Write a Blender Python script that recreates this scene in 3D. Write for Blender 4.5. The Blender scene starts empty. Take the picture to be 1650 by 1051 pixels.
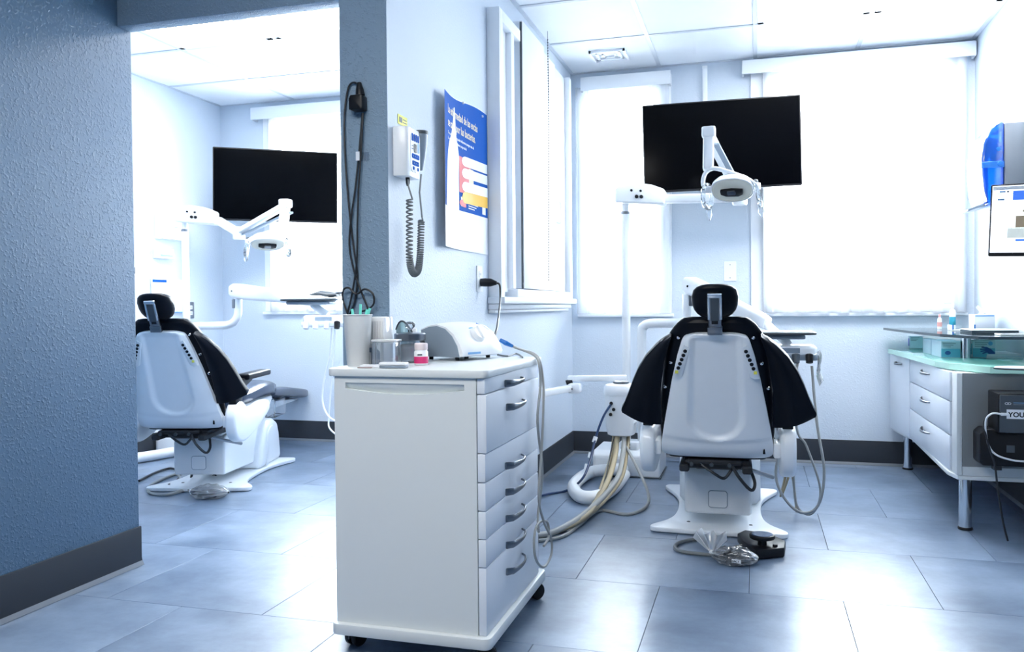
import bpy, bmesh, math, random
import numpy as np
from mathutils import Matrix, Vector
PI = math.pi
random.seed(7)
SC = bpy.context.scene
COL = SC.collection
# ------------------------------------------------------------------ camera, sky, exposure
FPX, YAW, PIT, ROL, CX, CY = 1355.0, .2823, -.0198, -.0082, 825.0, 520.5
c_, s_ = math.cos(YAW), math.sin(YAW); cp, sp = math.cos(PIT), math.sin(PIT); cr, sr = math.cos(ROL), math.sin(ROL)
FW = Vector((-s_*cp, c_*cp, sp)); R0 = Vector((c_, s_, 0)); U0 = R0.cross(FW)
RT = R0*cr + U0*sr; UP = -R0*sr + U0*cr
EYE = Vector((0, 0, 1.0))
cam = bpy.data.cameras.new('camera'); camo = bpy.data.objects.new('camera', cam); COL.objects.link(camo)
camo.matrix_world = Matrix(((RT.x, UP.x, -FW.x, EYE.x), (RT.y, UP.y, -FW.y, EYE.y), (RT.z, UP.z, -FW.z, EYE.z), (0, 0, 0, 1)))
cam.sensor_fit = 'HORIZONTAL'; cam.sensor_width = 36; cam.lens = FPX/1650*36; cam.shift_y = -5.0/1650
cam.clip_start = .05
SC.camera = camo
wd = bpy.data.worlds.new('sky'); SC.world = wd; wd.use_nodes = True
wd.node_tree.nodes['Background'].inputs[0].default_value = (.90, .955, 1.0, 1)
wd.node_tree.nodes['Background'].inputs[1].default_value = 19.0
SC.view_settings.view_transform = 'Standard'; SC.view_settings.look = 'None'
SC.view_settings.exposure = 1.18; SC.view_settings.gamma = 1.0; SC.view_settings.use_curve_mapping = False
SC.cycles.max_bounces = 10; SC.cycles.transparent_max_bounces = 24; SC.cycles.diffuse_bounces = 6
SC.cycles.caustics_reflective = False; SC.cycles.caustics_refractive = False; SC.cycles.sample_clamp_indirect = 8
RIGHT_LAMP, LEFT_LAMP, FRONT_FILL = 12.0, 14.0, 7.6
def portal(x0, x1, z0, z1, y):
    l = bpy.data.lights.new('window_portal', 'AREA'); l.shape = 'RECTANGLE'; l.size = x1-x0; l.size_y = z1-z0
    l.cycles.is_portal = True
    o = bpy.data.objects.new('window_portal', l); COL.objects.link(o)
    o.location = ((x0+x1)/2, y, (z0+z1)/2); o.rotation_euler = (-PI/2, 0, 0)   # looks toward -y, into the room
def W(px, py, x=None, y=None, z=None):
    """where the line of sight of a measured image point meets a known plane of the room"""
    d = FW + RT*((px-CX)/FPX) + UP*((CY-py)/FPX)
    t = (x-EYE.x)/d.x if x is not None else (y-EYE.y)/d.y if y is not None else (z-EYE.z)/d.z
    return EYE + d*t
# ------------------------------------------------------------------ materials
def mat(name, col, rough=.5, metal=0, spec=.5, noise=0, nscale=8, bump=0, bscale=200, bdetail=2, coat=0, emit=0, trans=0, aniso=None):
    m = bpy.data.materials.new(name); m.use_nodes = True; nt = m.node_tree; b = nt.nodes['Principled BSDF']
    b.inputs['Base Color'].default_value = (*col, 1); b.inputs['Roughness'].default_value = rough
    b.inputs['Metallic'].default_value = metal; b.inputs['Specular IOR Level'].default_value = spec
    b.inputs['Coat Weight'].default_value = coat; b.inputs['Coat Roughness'].default_value = .08
    if trans: b.inputs['Transmission Weight'].default_value = trans
    if emit: b.inputs['Emission Color'].default_value = (*col, 1); b.inputs['Emission Strength'].default_value = emit
    tc = nt.nodes.new('ShaderNodeTexCoord')
    n = nt.nodes.new('ShaderNodeTexNoise'); n.inputs['Scale'].default_value = nscale; n.inputs['Detail'].default_value = 5
    nt.links.new(tc.outputs['Object'], n.inputs['Vector'])
    mx = nt.nodes.new('ShaderNodeMix'); mx.data_type = 'RGBA'
    k = noise or .03
    mx.inputs['A'].default_value = (*[c*(1-k) for c in col], 1); mx.inputs['B'].default_value = (*[min(1, c*(1+k)) for c in col], 1)
    nt.links.new(n.outputs['Fac'], mx.inputs['Factor']); nt.links.new(mx.outputs['Result'], b.inputs['Base Color'])
    if bump:
        n2 = nt.nodes.new('ShaderNodeTexNoise'); n2.inputs['Scale'].default_value = bscale; n2.inputs['Detail'].default_value = bdetail
        nt.links.new(tc.outputs['Object'], n2.inputs['Vector'])
        bp = nt.nodes.new('ShaderNodeBump'); bp.inputs['Strength'].default_value = bump; bp.inputs['Distance'].default_value = .004
        nt.links.new(n2.outputs['Fac'], bp.inputs['Height']); nt.links.new(bp.outputs['Normal'], b.inputs['Normal'])
    return m
def glassy(name, tint, gloss=.10, diff=None, diffw=0, back=.5):
    """thin clear sheet: tinted transparency, a fresnel reflection, and optionally some milky diffuse"""
    m = bpy.data.materials.new(name); m.use_nodes = True; nt = m.node_tree; nt.nodes.clear()
    out = nt.nodes.new('ShaderNodeOutputMaterial'); t = nt.nodes.new('ShaderNodeBsdfTransparent'); t.inputs[0].default_value = (*tint, 1)
    g = nt.nodes.new('ShaderNodeBsdfGlossy'); g.inputs['Roughness'].default_value = .04
    lw = nt.nodes.new('ShaderNodeFresnel'); lw.inputs['IOR'].default_value = 1.45
    mt = nt.nodes.new('ShaderNodeMath'); mt.operation = 'MULTIPLY_ADD'; mt.inputs[1].default_value = 1.0; mt.inputs[2].default_value = gloss*.3
    nt.links.new(lw.outputs[0], mt.inputs[0])
    base = t.outputs[0]
    if diffw:
        d = nt.nodes.new('ShaderNodeBsdfDiffuse'); d.inputs[0].default_value = (*diff, 1)
        tr = nt.nodes.new('ShaderNodeBsdfTranslucent'); tr.inputs[0].default_value = (*diff, 1)
        dm = nt.nodes.new('ShaderNodeMixShader'); dm.inputs[0].default_value = back
        nt.links.new(d.outputs[0], dm.inputs[1]); nt.links.new(tr.outputs[0], dm.inputs[2])
        m2 = nt.nodes.new('ShaderNodeMixShader'); m2.inputs[0].default_value = diffw
        nt.links.new(base, m2.inputs[1]); nt.links.new(dm.outputs[0], m2.inputs[2]); base = m2.outputs[0]
    ms = nt.nodes.new('ShaderNodeMixShader'); nt.links.new(mt.outputs[0], ms.inputs[0])
    nt.links.new(base, ms.inputs[1]); nt.links.new(g.outputs[0], ms.inputs[2]); nt.links.new(ms.outputs[0], out.inputs[0])
    return m
def wallmat(name, col, bump=.5):
    m = mat(name, col, .55, spec=.35, noise=.03, nscale=2)
    nt = m.node_tree; b = nt.nodes['Principled BSDF']; tc = nt.nodes['Texture Coordinate']
    n1 = nt.nodes.new('ShaderNodeTexNoise'); n1.inputs['Scale'].default_value = 92; n1.inputs['Detail'].default_value = 3; n1.inputs['Roughness'].default_value = .55
    rp = nt.nodes.new('ShaderNodeValToRGB'); rp.color_ramp.elements[0].position = .50; rp.color_ramp.elements[1].position = .72
    bp = nt.nodes.new('ShaderNodeBump'); bp.inputs['Strength'].default_value = bump; bp.inputs['Distance'].default_value = .004
    nt.links.new(tc.outputs['Object'], n1.inputs['Vector']); nt.links.new(n1.outputs['Fac'], rp.inputs[0])
    nt.links.new(rp.outputs[0], bp.inputs['Height']); nt.links.new(bp.outputs['Normal'], b.inputs['Normal'])
    return m
def tilemat():
    m = mat('vinyl_tile', (.3, .36, .45), .2, spec=.9)
    nt = m.node_tree; b = nt.nodes['Principled BSDF']; tc = nt.nodes['Texture Coordinate']
    n1 = nt.nodes.new('ShaderNodeTexNoise'); n1.inputs['Scale'].default_value = 2.6; n1.inputs['Detail'].default_value = 9; n1.inputs['Roughness'].default_value = .66; n1.inputs['Distortion'].default_value = .15
    mp = nt.nodes.new('ShaderNodeMapping'); mp.inputs['Scale'].default_value = (1, 1.12, 1)
    oi = nt.nodes.new('ShaderNodeObjectInfo'); va = nt.nodes.new('ShaderNodeVectorMath'); va.operation = 'ADD'
    sc = nt.nodes.new('ShaderNodeVectorMath'); sc.operation = 'SCALE'; sc.inputs['Scale'].default_value = 37
    cmb = nt.nodes.new('ShaderNodeCombineXYZ')
    for i in range(2): nt.links.new(oi.outputs['Random'], cmb.inputs[i])
    nt.links.new(cmb.outputs[0], sc.inputs[0]); nt.links.new(sc.outputs[0], va.inputs[1])
    nt.links.new(tc.outputs['Object'], mp.inputs[0]); nt.links.new(mp.outputs[0], va.inputs[0]); nt.links.new(va.outputs[0], n1.inputs['Vector'])
    rp = nt.nodes.new('ShaderNodeValToRGB'); e = rp.color_ramp.elements
    e[0].position = .30; e[0].color = (.085, .130, .205, 1); e[1].position = .74; e[1].color = (.27, .355, .48, 1)
    x = e.new(.48); x.color = (.155, .215, .31, 1)
    nt.links.new(n1.outputs['Fac'], rp.inputs[0])
    for l in list(b.inputs['Base Color'].links): nt.links.remove(l)
    nt.links.new(rp.outputs[0], b.inputs['Base Color'])
    mr = nt.nodes.new('ShaderNodeMapRange'); mr.inputs['To Min'].default_value = .29; mr.inputs['To Max'].default_value = .35
    nt.links.new(n1.outputs['Fac'], mr.inputs['Value']); nt.links.new(mr.outputs[0], b.inputs['Roughness'])
    n2 = nt.nodes.new('ShaderNodeTexNoise'); n2.inputs['Scale'].default_value = 14; n2.inputs['Detail'].default_value = 4
    nt.links.new(va.outputs[0], n2.inputs['Vector'])
    bp = nt.nodes.new('ShaderNodeBump'); bp.inputs['Strength'].default_value = .06; bp.inputs['Distance'].default_value = .004
    nt.links.new(n2.outputs['Fac'], bp.inputs['Height']); nt.links.new(bp.outputs['Normal'], b.inputs['Normal'])
    return m
WALL = wallmat('wall_paint_pale_blue', (.63, .70, .785), .25)
WALLD = wallmat('wall_paint_shaded_blue', (.088, .158, .245), .6)  # darkened wall paint; the dimness of the front area is in its colour
WALLC = wallmat('column_paint_shaded_blue', (.225, .325, .43), .6)  # second darkened copy, shade in the colour, for faces turned from the windows
CEIL = mat('ceiling_white', (.86, .89, .93), .8, bump=.15, bscale=300)
GRID = mat('ceiling_grid_grey', (.60, .64, .70), .5)  # greyer than the trim, to paint in the bars' faint shadow lines
TILE = tilemat()
JOINT = mat('tile_joint', (.05, .06, .08), .7)
BASEB = mat('baseboard_rubber', (.026, .032, .042), .42, spec=.25)
BASET = mat('baseboard_toe', (.16, .18, .21), .35)
WHITE = mat('white_plastic', (.84, .87, .90), .3, coat=.15)
TRIM = mat('white_trim', (.83, .86, .90), .45)
LAMI = mat('laminate_grey_white', (.70, .74, .75), .38, noise=.015, nscale=3)
KNEE = mat('laminate_shadow_grey', (.24, .26, .27), .5)  # shade under the counter put into a darker grey of the laminate
LAMB = mat('laminate_pale_blue_white', (.74, .79, .86), .34)
BLK = mat('black_upholstery', (.003, .005, .010), .30, spec=.13, bump=.12, bscale=500)
BLKP = mat('black_plastic', (.005, .006, .009), .4, spec=.3)
BLKM = mat('black_mechanism', (.012, .014, .018), .5)
SCREEN = mat('screen_black', (.001, .0012, .002), .14, spec=.06)
CHROME = mat('chrome', (.72, .76, .80), .12, metal=1)
STEEL = mat('brushed_steel', (.24, .26, .29), .28, metal=1)
GREY = mat('grey_plastic', (.23, .29, .36), .42)
GREYD = mat('grey_dark_plastic', (.055, .07, .085), .45)
BLUEP = mat('blue_plastic', (.01, .16, .55), .3)
BLUED = mat('blue_print', (.008, .10, .44), .75, spec=.12)
BLUEL = mat('blue_light_print', (.17, .40, .72), .4)
SHEER = glassy('sheer_curtain_white', (1, 1, 1), .0, (.95, .97, 1), .45)
PANE = glassy('window_pane', (.97, .99, 1), .1)
CLEAR = glassy('clear_plastic', (.90, .94, .98), .2, (.85, .9, .95), .12)
FROST = glassy('frosted_plastic', (.95, .97, .98), .1, (.97, .98, .99), .84, .2)
BAG = glassy('bag_film', (.93, .95, .97), .8, (.9, .94, .98), .26)
GREENG = mat('green_glass', (.40, .80, .66), .06, spec=.6, coat=.6)
GREENE = mat('green_glass_edge', (.16, .52, .30), .2)
GREENP = mat('green_glass_pale_edge', (.50, .80, .68), .2)
TEALG = glassy('teal_glass', (.55, .78, .82), .5, (.72, .86, .88), .45)
TEALE = mat('teal_glass_edge', (.012, .035, .05), .15)
TOWEL = glassy('blue_translucent_cover', (.03, .25, .80), .3, (.02, .20, .80), .6)
CREAM = mat('cream_reflector', (.85, .84, .74), .3)
HOSEB = mat('hose_beige', (.44, .37, .24), .45)
HOSEG = mat('hose_grey', (.36, .37, .36), .45)
HOSEW = mat('hose_white', (.80, .83, .85), .4)
HOSEN = mat('hose_navy', (.010, .035, .11), .4)
HOSEU = mat('hose_blue', (.02, .13, .45), .4)
WIRE = mat('wire_black', (.010, .013, .018), .45)
WIREG = mat('wire_grey', (.17, .19, .20), .5)
AQUA = mat('aqua_plastic', (.20, .80, .68), .35)
PINK = mat('pink_label', (.62, .03, .16), .5)
PINKC = mat('pale_pink_cap', (.80, .70, .72), .4)
YEL = mat('yellow_label', (.74, .72, .10), .5)
ORNG = mat('orange_yellow_print', (.85, .50, .05), .5)
REDP = mat('red_print', (.62, .06, .08), .5)
BEIGEP = mat('beige_print', (.70, .62, .45), .5)
FILM = glassy('milky_film', (.95, .97, .98), .6, (.92, .95, .98), .5)
PAPER = mat('white_paper', (.82, .85, .90), .55)
PRINTW = mat('white_print', (.85, .88, .92), .5)
GLOVEB = mat('glove_blue_print', (.012, .07, .26), .5)
BOXT = mat('box_teal_print', (.12, .42, .60), .5)
BOXP = mat('box_pale_print', (.55, .66, .78), .5)
BOXV = mat('box_violet_print', (.16, .20, .62), .5)
LAMP = mat('lamp_diffuser', (1, 1, 1), .5, emit=RIGHT_LAMP)
LAMPL = mat('left_lamp_diffuser', (1, 1, 1), .5, emit=LEFT_LAMP)
FILLF = mat('front_fill_diffuser', (1.0, .97, .92), .5, emit=FRONT_FILL)
SCRW = mat('screen_white', (.75, .82, .92), .4, emit=.9)
SCRB = mat('screen_blue', (.02, .09, .50), .4, emit=.8)
SCRG = mat('screen_photo_floor', (.30, .34, .34), .4, emit=.7, noise=.25, nscale=40)
SCRL = mat('screen_photo_wall', (.62, .68, .66), .4, emit=.8, noise=.15, nscale=30)
SCRC = mat('screen_photo_chair', (.13, .11, .08), .4, emit=.6)
# ------------------------------------------------------------------ mesh helpers
class MB:
    def __init__(s): s.v = []; s.f = []
    def add(s, vs, fs):
        n = len(s.v); s.v += [tuple(v) for v in vs]; s.f += [tuple(i+n for i in f) for f in fs]; return s
    def box(s, x0, x1, y0, y1, z0, z1, M=None):
        vs = [Vector((x, y, z)) for z in (z0, z1) for y in (y0, y1) for x in (x0, x1)]
        if M: vs = [M @ v for v in vs]
        return s.add(vs, [(0, 2, 3, 1), (4, 5, 7, 6), (0, 1, 5, 4), (2, 6, 7, 3), (0, 4, 6, 2), (1, 3, 7, 5)])
    def prism(s, poly, axis, a, b, M=None):
        """extrude a 2-D outline along axis; outline is in the other two axes in xyz order"""
        def P(u, v, w):
            p = Vector((w, u, v)) if axis == 'x' else Vector((u, w, v)) if axis == 'y' else Vector((u, v, w))
            return M @ p if M else p
        n = len(poly)
        return s.add([P(*p, a) for p in poly]+[P(*p, b) for p in poly],
                     [tuple(range(n)), tuple(range(2*n-1, n-1, -1))]+[(i, i+n, (i+1) % n+n, (i+1) % n) for i in range(n)])
    def loft(s, rings, cap=True, closed=True, loop=False):
        n = len(rings[0]); m = len(rings); vs = [v for r in rings for v in r]; fs = []
        for i in range(m if loop else m-1):
            i2 = (i+1) % m
            for j in range(n if closed else n-1):
                k = (j+1) % n; fs.append((i*n+j, i*n+k, i2*n+k, i2*n+j))
        if cap and closed and not loop: fs += [tuple(range(n-1, -1, -1)), tuple(range((m-1)*n, m*n))]
        return s.add(vs, fs)
    def tube(s, pts, r, n=10, sm=0, loop=False):
        pts = [Vector(p) for p in pts]
        if sm: pts = spline(pts, sm, loop)
        m = len(pts); T = []
        for i in range(m):
            a = pts[(i-1) % m] if (i or loop) else pts[i]; b = pts[(i+1) % m] if (i < m-1 or loop) else pts[i]
            T.append((b-a).normalized())
        ref = Vector((0, 0, 1)) if abs(T[0].z) < .9 else Vector((1, 0, 0))
        N = (ref - T[0]*ref.dot(T[0])).normalized(); rings = []
        for i in range(m):
            N = (N - T[i]*N.dot(T[i])).normalized(); B = T[i].cross(N); rr = r[min(i, len(r)-1)] if isinstance(r, (list, tuple)) else r
            rings.append([pts[i]+(N*math.cos(2*PI*j/n)+B*math.sin(2*PI*j/n))*rr for j in range(n)])
        return s.loft(rings, loop=loop)
    def lathe(s, prof, n=24, M=None, o=(0, 0, 0)):
        o = Vector(o); rings = []
        for r, z in prof:
            rings.append([(M @ Vector((r*math.cos(2*PI*j/n), r*math.sin(2*PI*j/n), z)) if M else Vector((r*math.cos(2*PI*j/n), r*math.sin(2*PI*j/n), z)))+o for j in range(n)])
        return s.loft(rings, cap=prof[0][0] > 1e-5 or prof[-1][0] > 1e-5)
    def grid(s, fn, nu, nv, thick=None):
        vs = [Vector(fn(i/nu, j/nv)) for j in range(nv+1) for i in range(nu+1)]; w = nu+1
        fs = [(j*w+i, j*w+i+1, (j+1)*w+i+1, (j+1)*w+i) for j in range(nv) for i in range(nu)]
        if thick is None: return s.add(vs, fs)
        t = Vector(thick); N = len(vs)
        fs2 = [tuple(reversed([k+N for k in f])) for f in fs]
        bd = [i for i in range(w)]+[j*w+nu for j in range(1, nv+1)]+[nv*w+i for i in range(nu-1, -1, -1)]+[j*w for j in range(nv-1, 0, -1)]
        rim = [(bd[(k+1) % len(bd)], bd[k], bd[k]+N, bd[(k+1) % len(bd)]+N) for k in range(len(bd))]
        return s.add(vs+[v+t for v in vs], fs+fs2+rim)
def spline(p, k=6, loop=False):
    n = len(p); out = []
    g = (lambda i: p[i % n]) if loop else (lambda i: p[max(0, min(n-1, i))])
    for i in range(n if loop else n-1):
        a, b, c, d = g(i-1), g(i), g(i+1), g(i+2)
        for j in range(k):
            t = j/k
            out.append(b*2*.5 + (c-a)*(.5*t) + (a*2-b*5+c*4-d)*(.5*t*t) + (b*3-a-c*3+d)*(.5*t**3))
    if not loop: out.append(p[-1])
    return out
def spl2(pts, k=5): return [(v.x, v.y) for v in spline([Vector((a, b, 0)) for a, b in pts], k, True)]
def rrect(x0, x1, y0, y1, r, k=4):
    o = []
    for cx, cy, a in ((x1-r, y1-r, 0), (x0+r, y1-r, 90), (x0+r, y0+r, 180), (x1-r, y0+r, 270)):
        for j in range(k+1):
            t = math.radians(a+90*j/k); o.append((cx+r*math.cos(t), cy+r*math.sin(t)))
    return o
def interp(x, tab):
    if x <= tab[0][0]: return tab[0][1]
    for (a, b), (c, d) in zip(tab, tab[1:]):
        if x <= c: return b+(d-b)*(x-a)/(c-a)
    return tab[-1][1]
def sstep(a, b, x): t = max(0, min(1, (x-a)/(b-a))); return t*t*(3-2*t)
MATX, ROOTOF, WORLDF = {}, {}, {}
def thing(name, label, cat, loc=(0, 0, 0), rz=0, group=None, world=True):
    o = bpy.data.objects.new(name, None); COL.objects.link(o); o.empty_display_size = .05
    o.location = loc; o.rotation_euler = (0, 0, rz); o['label'] = label; o['category'] = cat
    if group: o['group'] = group
    MATX[o.name] = Matrix.Translation(Vector(loc)) @ Matrix.Rotation(rz, 4, 'Z'); ROOTOF[o.name] = o.name; WORLDF[o.name] = world
    return o
def obj(name, mb, m, parent=None, bevel=0, seg=2, ang=32, label=None, at=None):
    me = bpy.data.meshes.new(name)
    inv = None
    if parent is not None:
        root = ROOTOF[parent.name]
        if WORLDF[root]: inv = MATX[root].inverted()
    vs = [Vector(v) for v in mb.v]
    if inv: vs = [inv @ v for v in vs]
    if at is not None: vs = [v-Vector(at) for v in vs]
    me.from_pydata([tuple(v) for v in vs], [], mb.f); me.update()
    bm = bmesh.new(); bm.from_mesh(me)
    bmesh.ops.recalc_face_normals(bm, faces=bm.faces)
    if bevel:
        es = [e for e in bm.edges if len(e.link_faces) == 2 and e.calc_face_angle(0) > math.radians(ang)]
        bmesh.ops.bevel(bm, geom=es, offset=bevel, offset_type='OFFSET', segments=seg, profile=.5, affect='EDGES', clamp_overlap=True)
    bm.to_mesh(me); bm.free()
    me.shade_smooth()
    me.set_sharp_from_angle(angle=math.radians(38))
    me.materials.append(m)
    o = bpy.data.objects.new(name, me); COL.objects.link(o)
    if at is not None: o.location = at
    if parent is not None: o.parent = parent; ROOTOF[o.name] = ROOTOF[parent.name]
    if label: o['label'] = label
    return o
def solo(name, mb, m, label, cat, group=None, **k):
    v = [Vector(p) for p in mb.v]; lo = Vector((sum(p.x for p in v)/len(v), sum(p.y for p in v)/len(v), min(p.z for p in v)))
    o = obj(name, mb, m, at=lo, **k); o['label'] = label; o['category'] = cat
    if group: o['group'] = group
    MATX[o.name] = Matrix.Translation(lo); ROOTOF[o.name] = o.name; WORLDF[o.name] = True
    return o
def struct(name, mb, m, parent=None, **k):
    o = obj(name, mb, m, parent, **k)
    if parent is None: o['kind'] = 'structure'; MATX[o.name] = Matrix(); ROOTOF[o.name] = o.name; WORLDF[o.name] = True
    return o
def text(name, body, size, M, m, parent, ext=.0004, align='LEFT', bold=0, sx=1):
    cu = bpy.data.curves.new(name, 'FONT'); cu.body = body; cu.size = size; cu.extrude = ext; cu.align_x = align; cu.offset = bold; cu.resolution_u = 3
    t = bpy.data.objects.new(name, cu); COL.objects.link(t)
    dg = bpy.context.evaluated_depsgraph_get(); me = bpy.data.meshes.new_from_object(t.evaluated_get(dg))
    mb = MB().add([M @ Vector((v.co.x*sx, v.co.y, v.co.z)) for v in me.vertices], [tuple(p.vertices) for p in me.polygons])
    bpy.data.objects.remove(t); bpy.data.meshes.remove(me)
    return obj(name, mb, m, parent)
def frame(o, x, y, z):
    M = Matrix.Identity(4)
    for i, v in enumerate((x, y, z)):
        for j in range(3): M[j][i] = v[j]
    for j in range(3): M[j][3] = o[j]
    return M
def TR(loc, rx=0, ry=0, rz=0):
    return Matrix.Translation(Vector(loc)) @ Matrix.Rotation(rz, 4, 'Z') @ Matrix.Rotation(ry, 4, 'Y') @ Matrix.Rotation(rx, 4, 'X')
# ------------------------------------------------------------------ the rooms
YB, YL, ZC = 5.58, 5.63, 2.555
XP, XC, XL, XR, XF = -1.195, -1.37, -2.318, 1.25, -3.96     # partition faces, left wall, right wall, far left wall
YO = 2.626                                                   # front of the partition
def wall_holes(x0, x1, y0, y1, holes):
    mb = MB(); xs = sorted({x0, x1, *[h[0] for h in holes], *[h[1] for h in holes]})
    for a, b in zip(xs, xs[1:]):
        h = [q for q in holes if q[0] <= a+1e-6 and q[1] >= b-1e-6]
        if h: mb.box(a, b, y0, y1, 0, h[0][2]); mb.box(a, b, y0, y1, h[0][3], ZC+.1)
        else: mb.box(a, b, y0, y1, 0, ZC+.1)
    return mb
W1 = (-1.12, -.60, .955, 2.44); W2 = (.055, 1.16, .955, 2.46); W3 = (-3.53, -1.50, .985, 2.44)
struct('wall_back', wall_holes(XP, XR+.15, YB, YB+.15, [W1, W2]), WALL)
struct('wall_rear', wall_holes(XF-.15, XC, YL, YL+.15, [W3]), WALL)
for w, y in ((W1, YB), (W2, YB), (W3, YL)): portal(*w, y+.16)
struct('wall_right', MB().box(XR, XR+.15, 2.66, YB, 0, ZC+.1), WALL)
struct('wall_right_front', MB().box(XR, XR+.15, -2.2, 2.66, 0, ZC+.1), WALLD)  # unseen stretch of the right wall, darkened to cut front fill light
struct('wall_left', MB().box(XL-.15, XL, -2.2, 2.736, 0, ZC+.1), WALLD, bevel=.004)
struct('wall_far_left', MB().box(XF-.15, XF, 2.65, YL, 0, ZC+.1), WALL)
struct('wall_partition', MB().box(XC, XP, YO+.004, YB+.2, 0, ZC+.1), WALL)
struct('wall_column_shade', MB().box(XC, XP, YO, YO+.004, 0, ZC+.1), WALLC)  # thin skin on the partition end, shade painted into its colour
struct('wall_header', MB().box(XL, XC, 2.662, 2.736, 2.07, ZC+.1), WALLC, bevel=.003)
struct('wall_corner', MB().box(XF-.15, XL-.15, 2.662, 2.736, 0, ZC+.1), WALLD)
struct('wall_front', MB().box(XL-.15, XR+.15, -2.35, -2.2, 0, ZC+.1), WALLD)  # out of view, kept dark so less fill light bounces forward
fl = struct('floor', MB().box(-4.2, 1.5, -2.4, 5.9, -.06, -.004), JOINT)
P = .61; cache = {}
def tilemesh(dx, dy):
    k = (round(dx, 3), round(dy, 3))
    if k not in cache:
        o = obj('tile', MB().box(.0008, dx-.0008, .0008, dy-.0008, -.0039, 0), TILE, fl, bevel=.0006, seg=1); cache[k] = o.data; return o
    o = bpy.data.objects.new('tile', cache[k]); COL.objects.link(o); o.parent = fl; return o
for r in range(-2, 9):
    y0 = 2.385+.615*(r-2); y1 = y0+.615
    if y1 < 1.2: continue
    off = -.33 if r % 2 == 0 else -.025
    for k in range(-7, 4):
        x0 = max(-4.0, off+P*k); x1 = min(1.3, off+P*(k+1)); ya, yb = y0, min(y1, 5.64)
        if x1-x0 < .02 or yb-ya < .02: continue
        if x1 < -2.5 and yb < 2.66: continue
        t = tilemesh(x1-x0, yb-ya); t.location = (x0, ya, 0)
struct('floor_front', MB().box(-2.47, 1.4, -2.2, 1.155, -.0039, 0), TILE)
# ceiling: suspended grid of white panels
ce = struct('ceiling', MB().box(-4.15, 1.45, -2.35, 5.8, ZC+.03, ZC+.1), CEIL)
ce['kind'] = 'structure'
def ceil_panels(xs, ys, lamps, skip=()):
    for i, (a, b) in enumerate(zip(xs, xs[1:])):
        for j, (c, d) in enumerate(zip(ys, ys[1:])):
            if (i, j) in lamps: continue
            obj('ceiling_panel', MB().box(a+.006, b-.006, c+.006, d-.006, ZC+.003, ZC+.02), CEIL, ce)
    for x in xs: obj('grid_bar', MB().box(x-.012, x+.012, ys[0], ys[-1], ZC-.001, ZC+.006), GRID, ce)
    for y in ys: obj('grid_bar', MB().box(xs[0], xs[-1], y-.012, y+.012, ZC-.0015, ZC+.0055), GRID, ce)
rx = [XP+.0125, -.60, .0, .60, XR-.0125]; ry = [2.64, 3.25, 4.24, 4.91, YB-.0125]
lx = [XF+.0125, -3.31, -2.66, -2.01, XC-.0125]; ly = [2.76, 3.65, 4.33, 5.02, YL-.0125]
ceil_panels(rx, ry, {(2, 2), (3, 2)}); ceil_panels(lx, ly, {(1, 1), (2, 1)})
fx = [XL+.0125, -1.6, -.9, -.2, .5, XR-.0125]; fy = [-2.19, -1.2, 0, 1.2, 2.4, 2.615]
ceil_panels(fx, fy, {(1, 2), (2, 2)})
def troffer(x0, x1, y0, y1, m, label, grp):
    t = thing('ceiling_light', label, 'ceiling light', ((x0+x1)/2, (y0+y1)/2, ZC), group=grp)
    f = MB()
    for a, b, c, d in ((x0, x0+.03, y0, y1), (x1-.03, x1, y0, y1), (x0, x1, y0, y0+.03), (x0, x1, y1-.03, y1)): f.box(a, b, c, d, ZC-.004, ZC+.02)
    obj('light_frame', f, TRIM, t)
    obj('light_diffuser', MB().box(x0+.03, x1-.03, y0+.03, y1-.03, ZC+.002, ZC+.01), m, t)
for x0, x1, l in ((.015, .585, 'recessed white ceiling light panel nearer the black screen'), (.615, XR-.03, 'recessed white ceiling light panel over the green glass counter')): troffer(x0, x1, 4.255, 4.895, LAMP, l, 'ceiling lights of the right room')
for x0, x1, l in ((-3.295, -2.675, 'recessed light panel in the left room ceiling, nearer the far left wall'), (-2.645, -2.025, 'recessed light panel in the left room ceiling, nearer the column')): troffer(x0, x1, 3.665, 4.315, LAMPL, l, 'ceiling lights of the left room')
for x0, x1, l in ((-1.585, -.915, 'added fill light panel in the unseen front ceiling, left one'), (-.885, -.215, 'added fill light panel in the unseen front ceiling, right one')): troffer(x0, x1, .015, 1.185, FILLF, l, 'added fill lights of the unseen front area')  # unseen panels, added and placed to light the front of the cart
v = thing('ceiling_vent', 'small square white air diffuser in the ceiling panel by the corner', 'vent', (-.87, 5.22, ZC))
for k in range(3): 
    a = .11-.034*k; q = MB()
    for b in ((-a, a, -a, -a+.012), (-a, a, a-.012, a), (-a, -a+.012, -a, a), (a-.012, a, -a, a)): q.box(-.87+b[0], -.87+b[1], 5.22+b[2], 5.22+b[3], ZC-.012+.004*k, ZC+.002)
    obj('diffuser_ring', q, TRIM, v)
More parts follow.
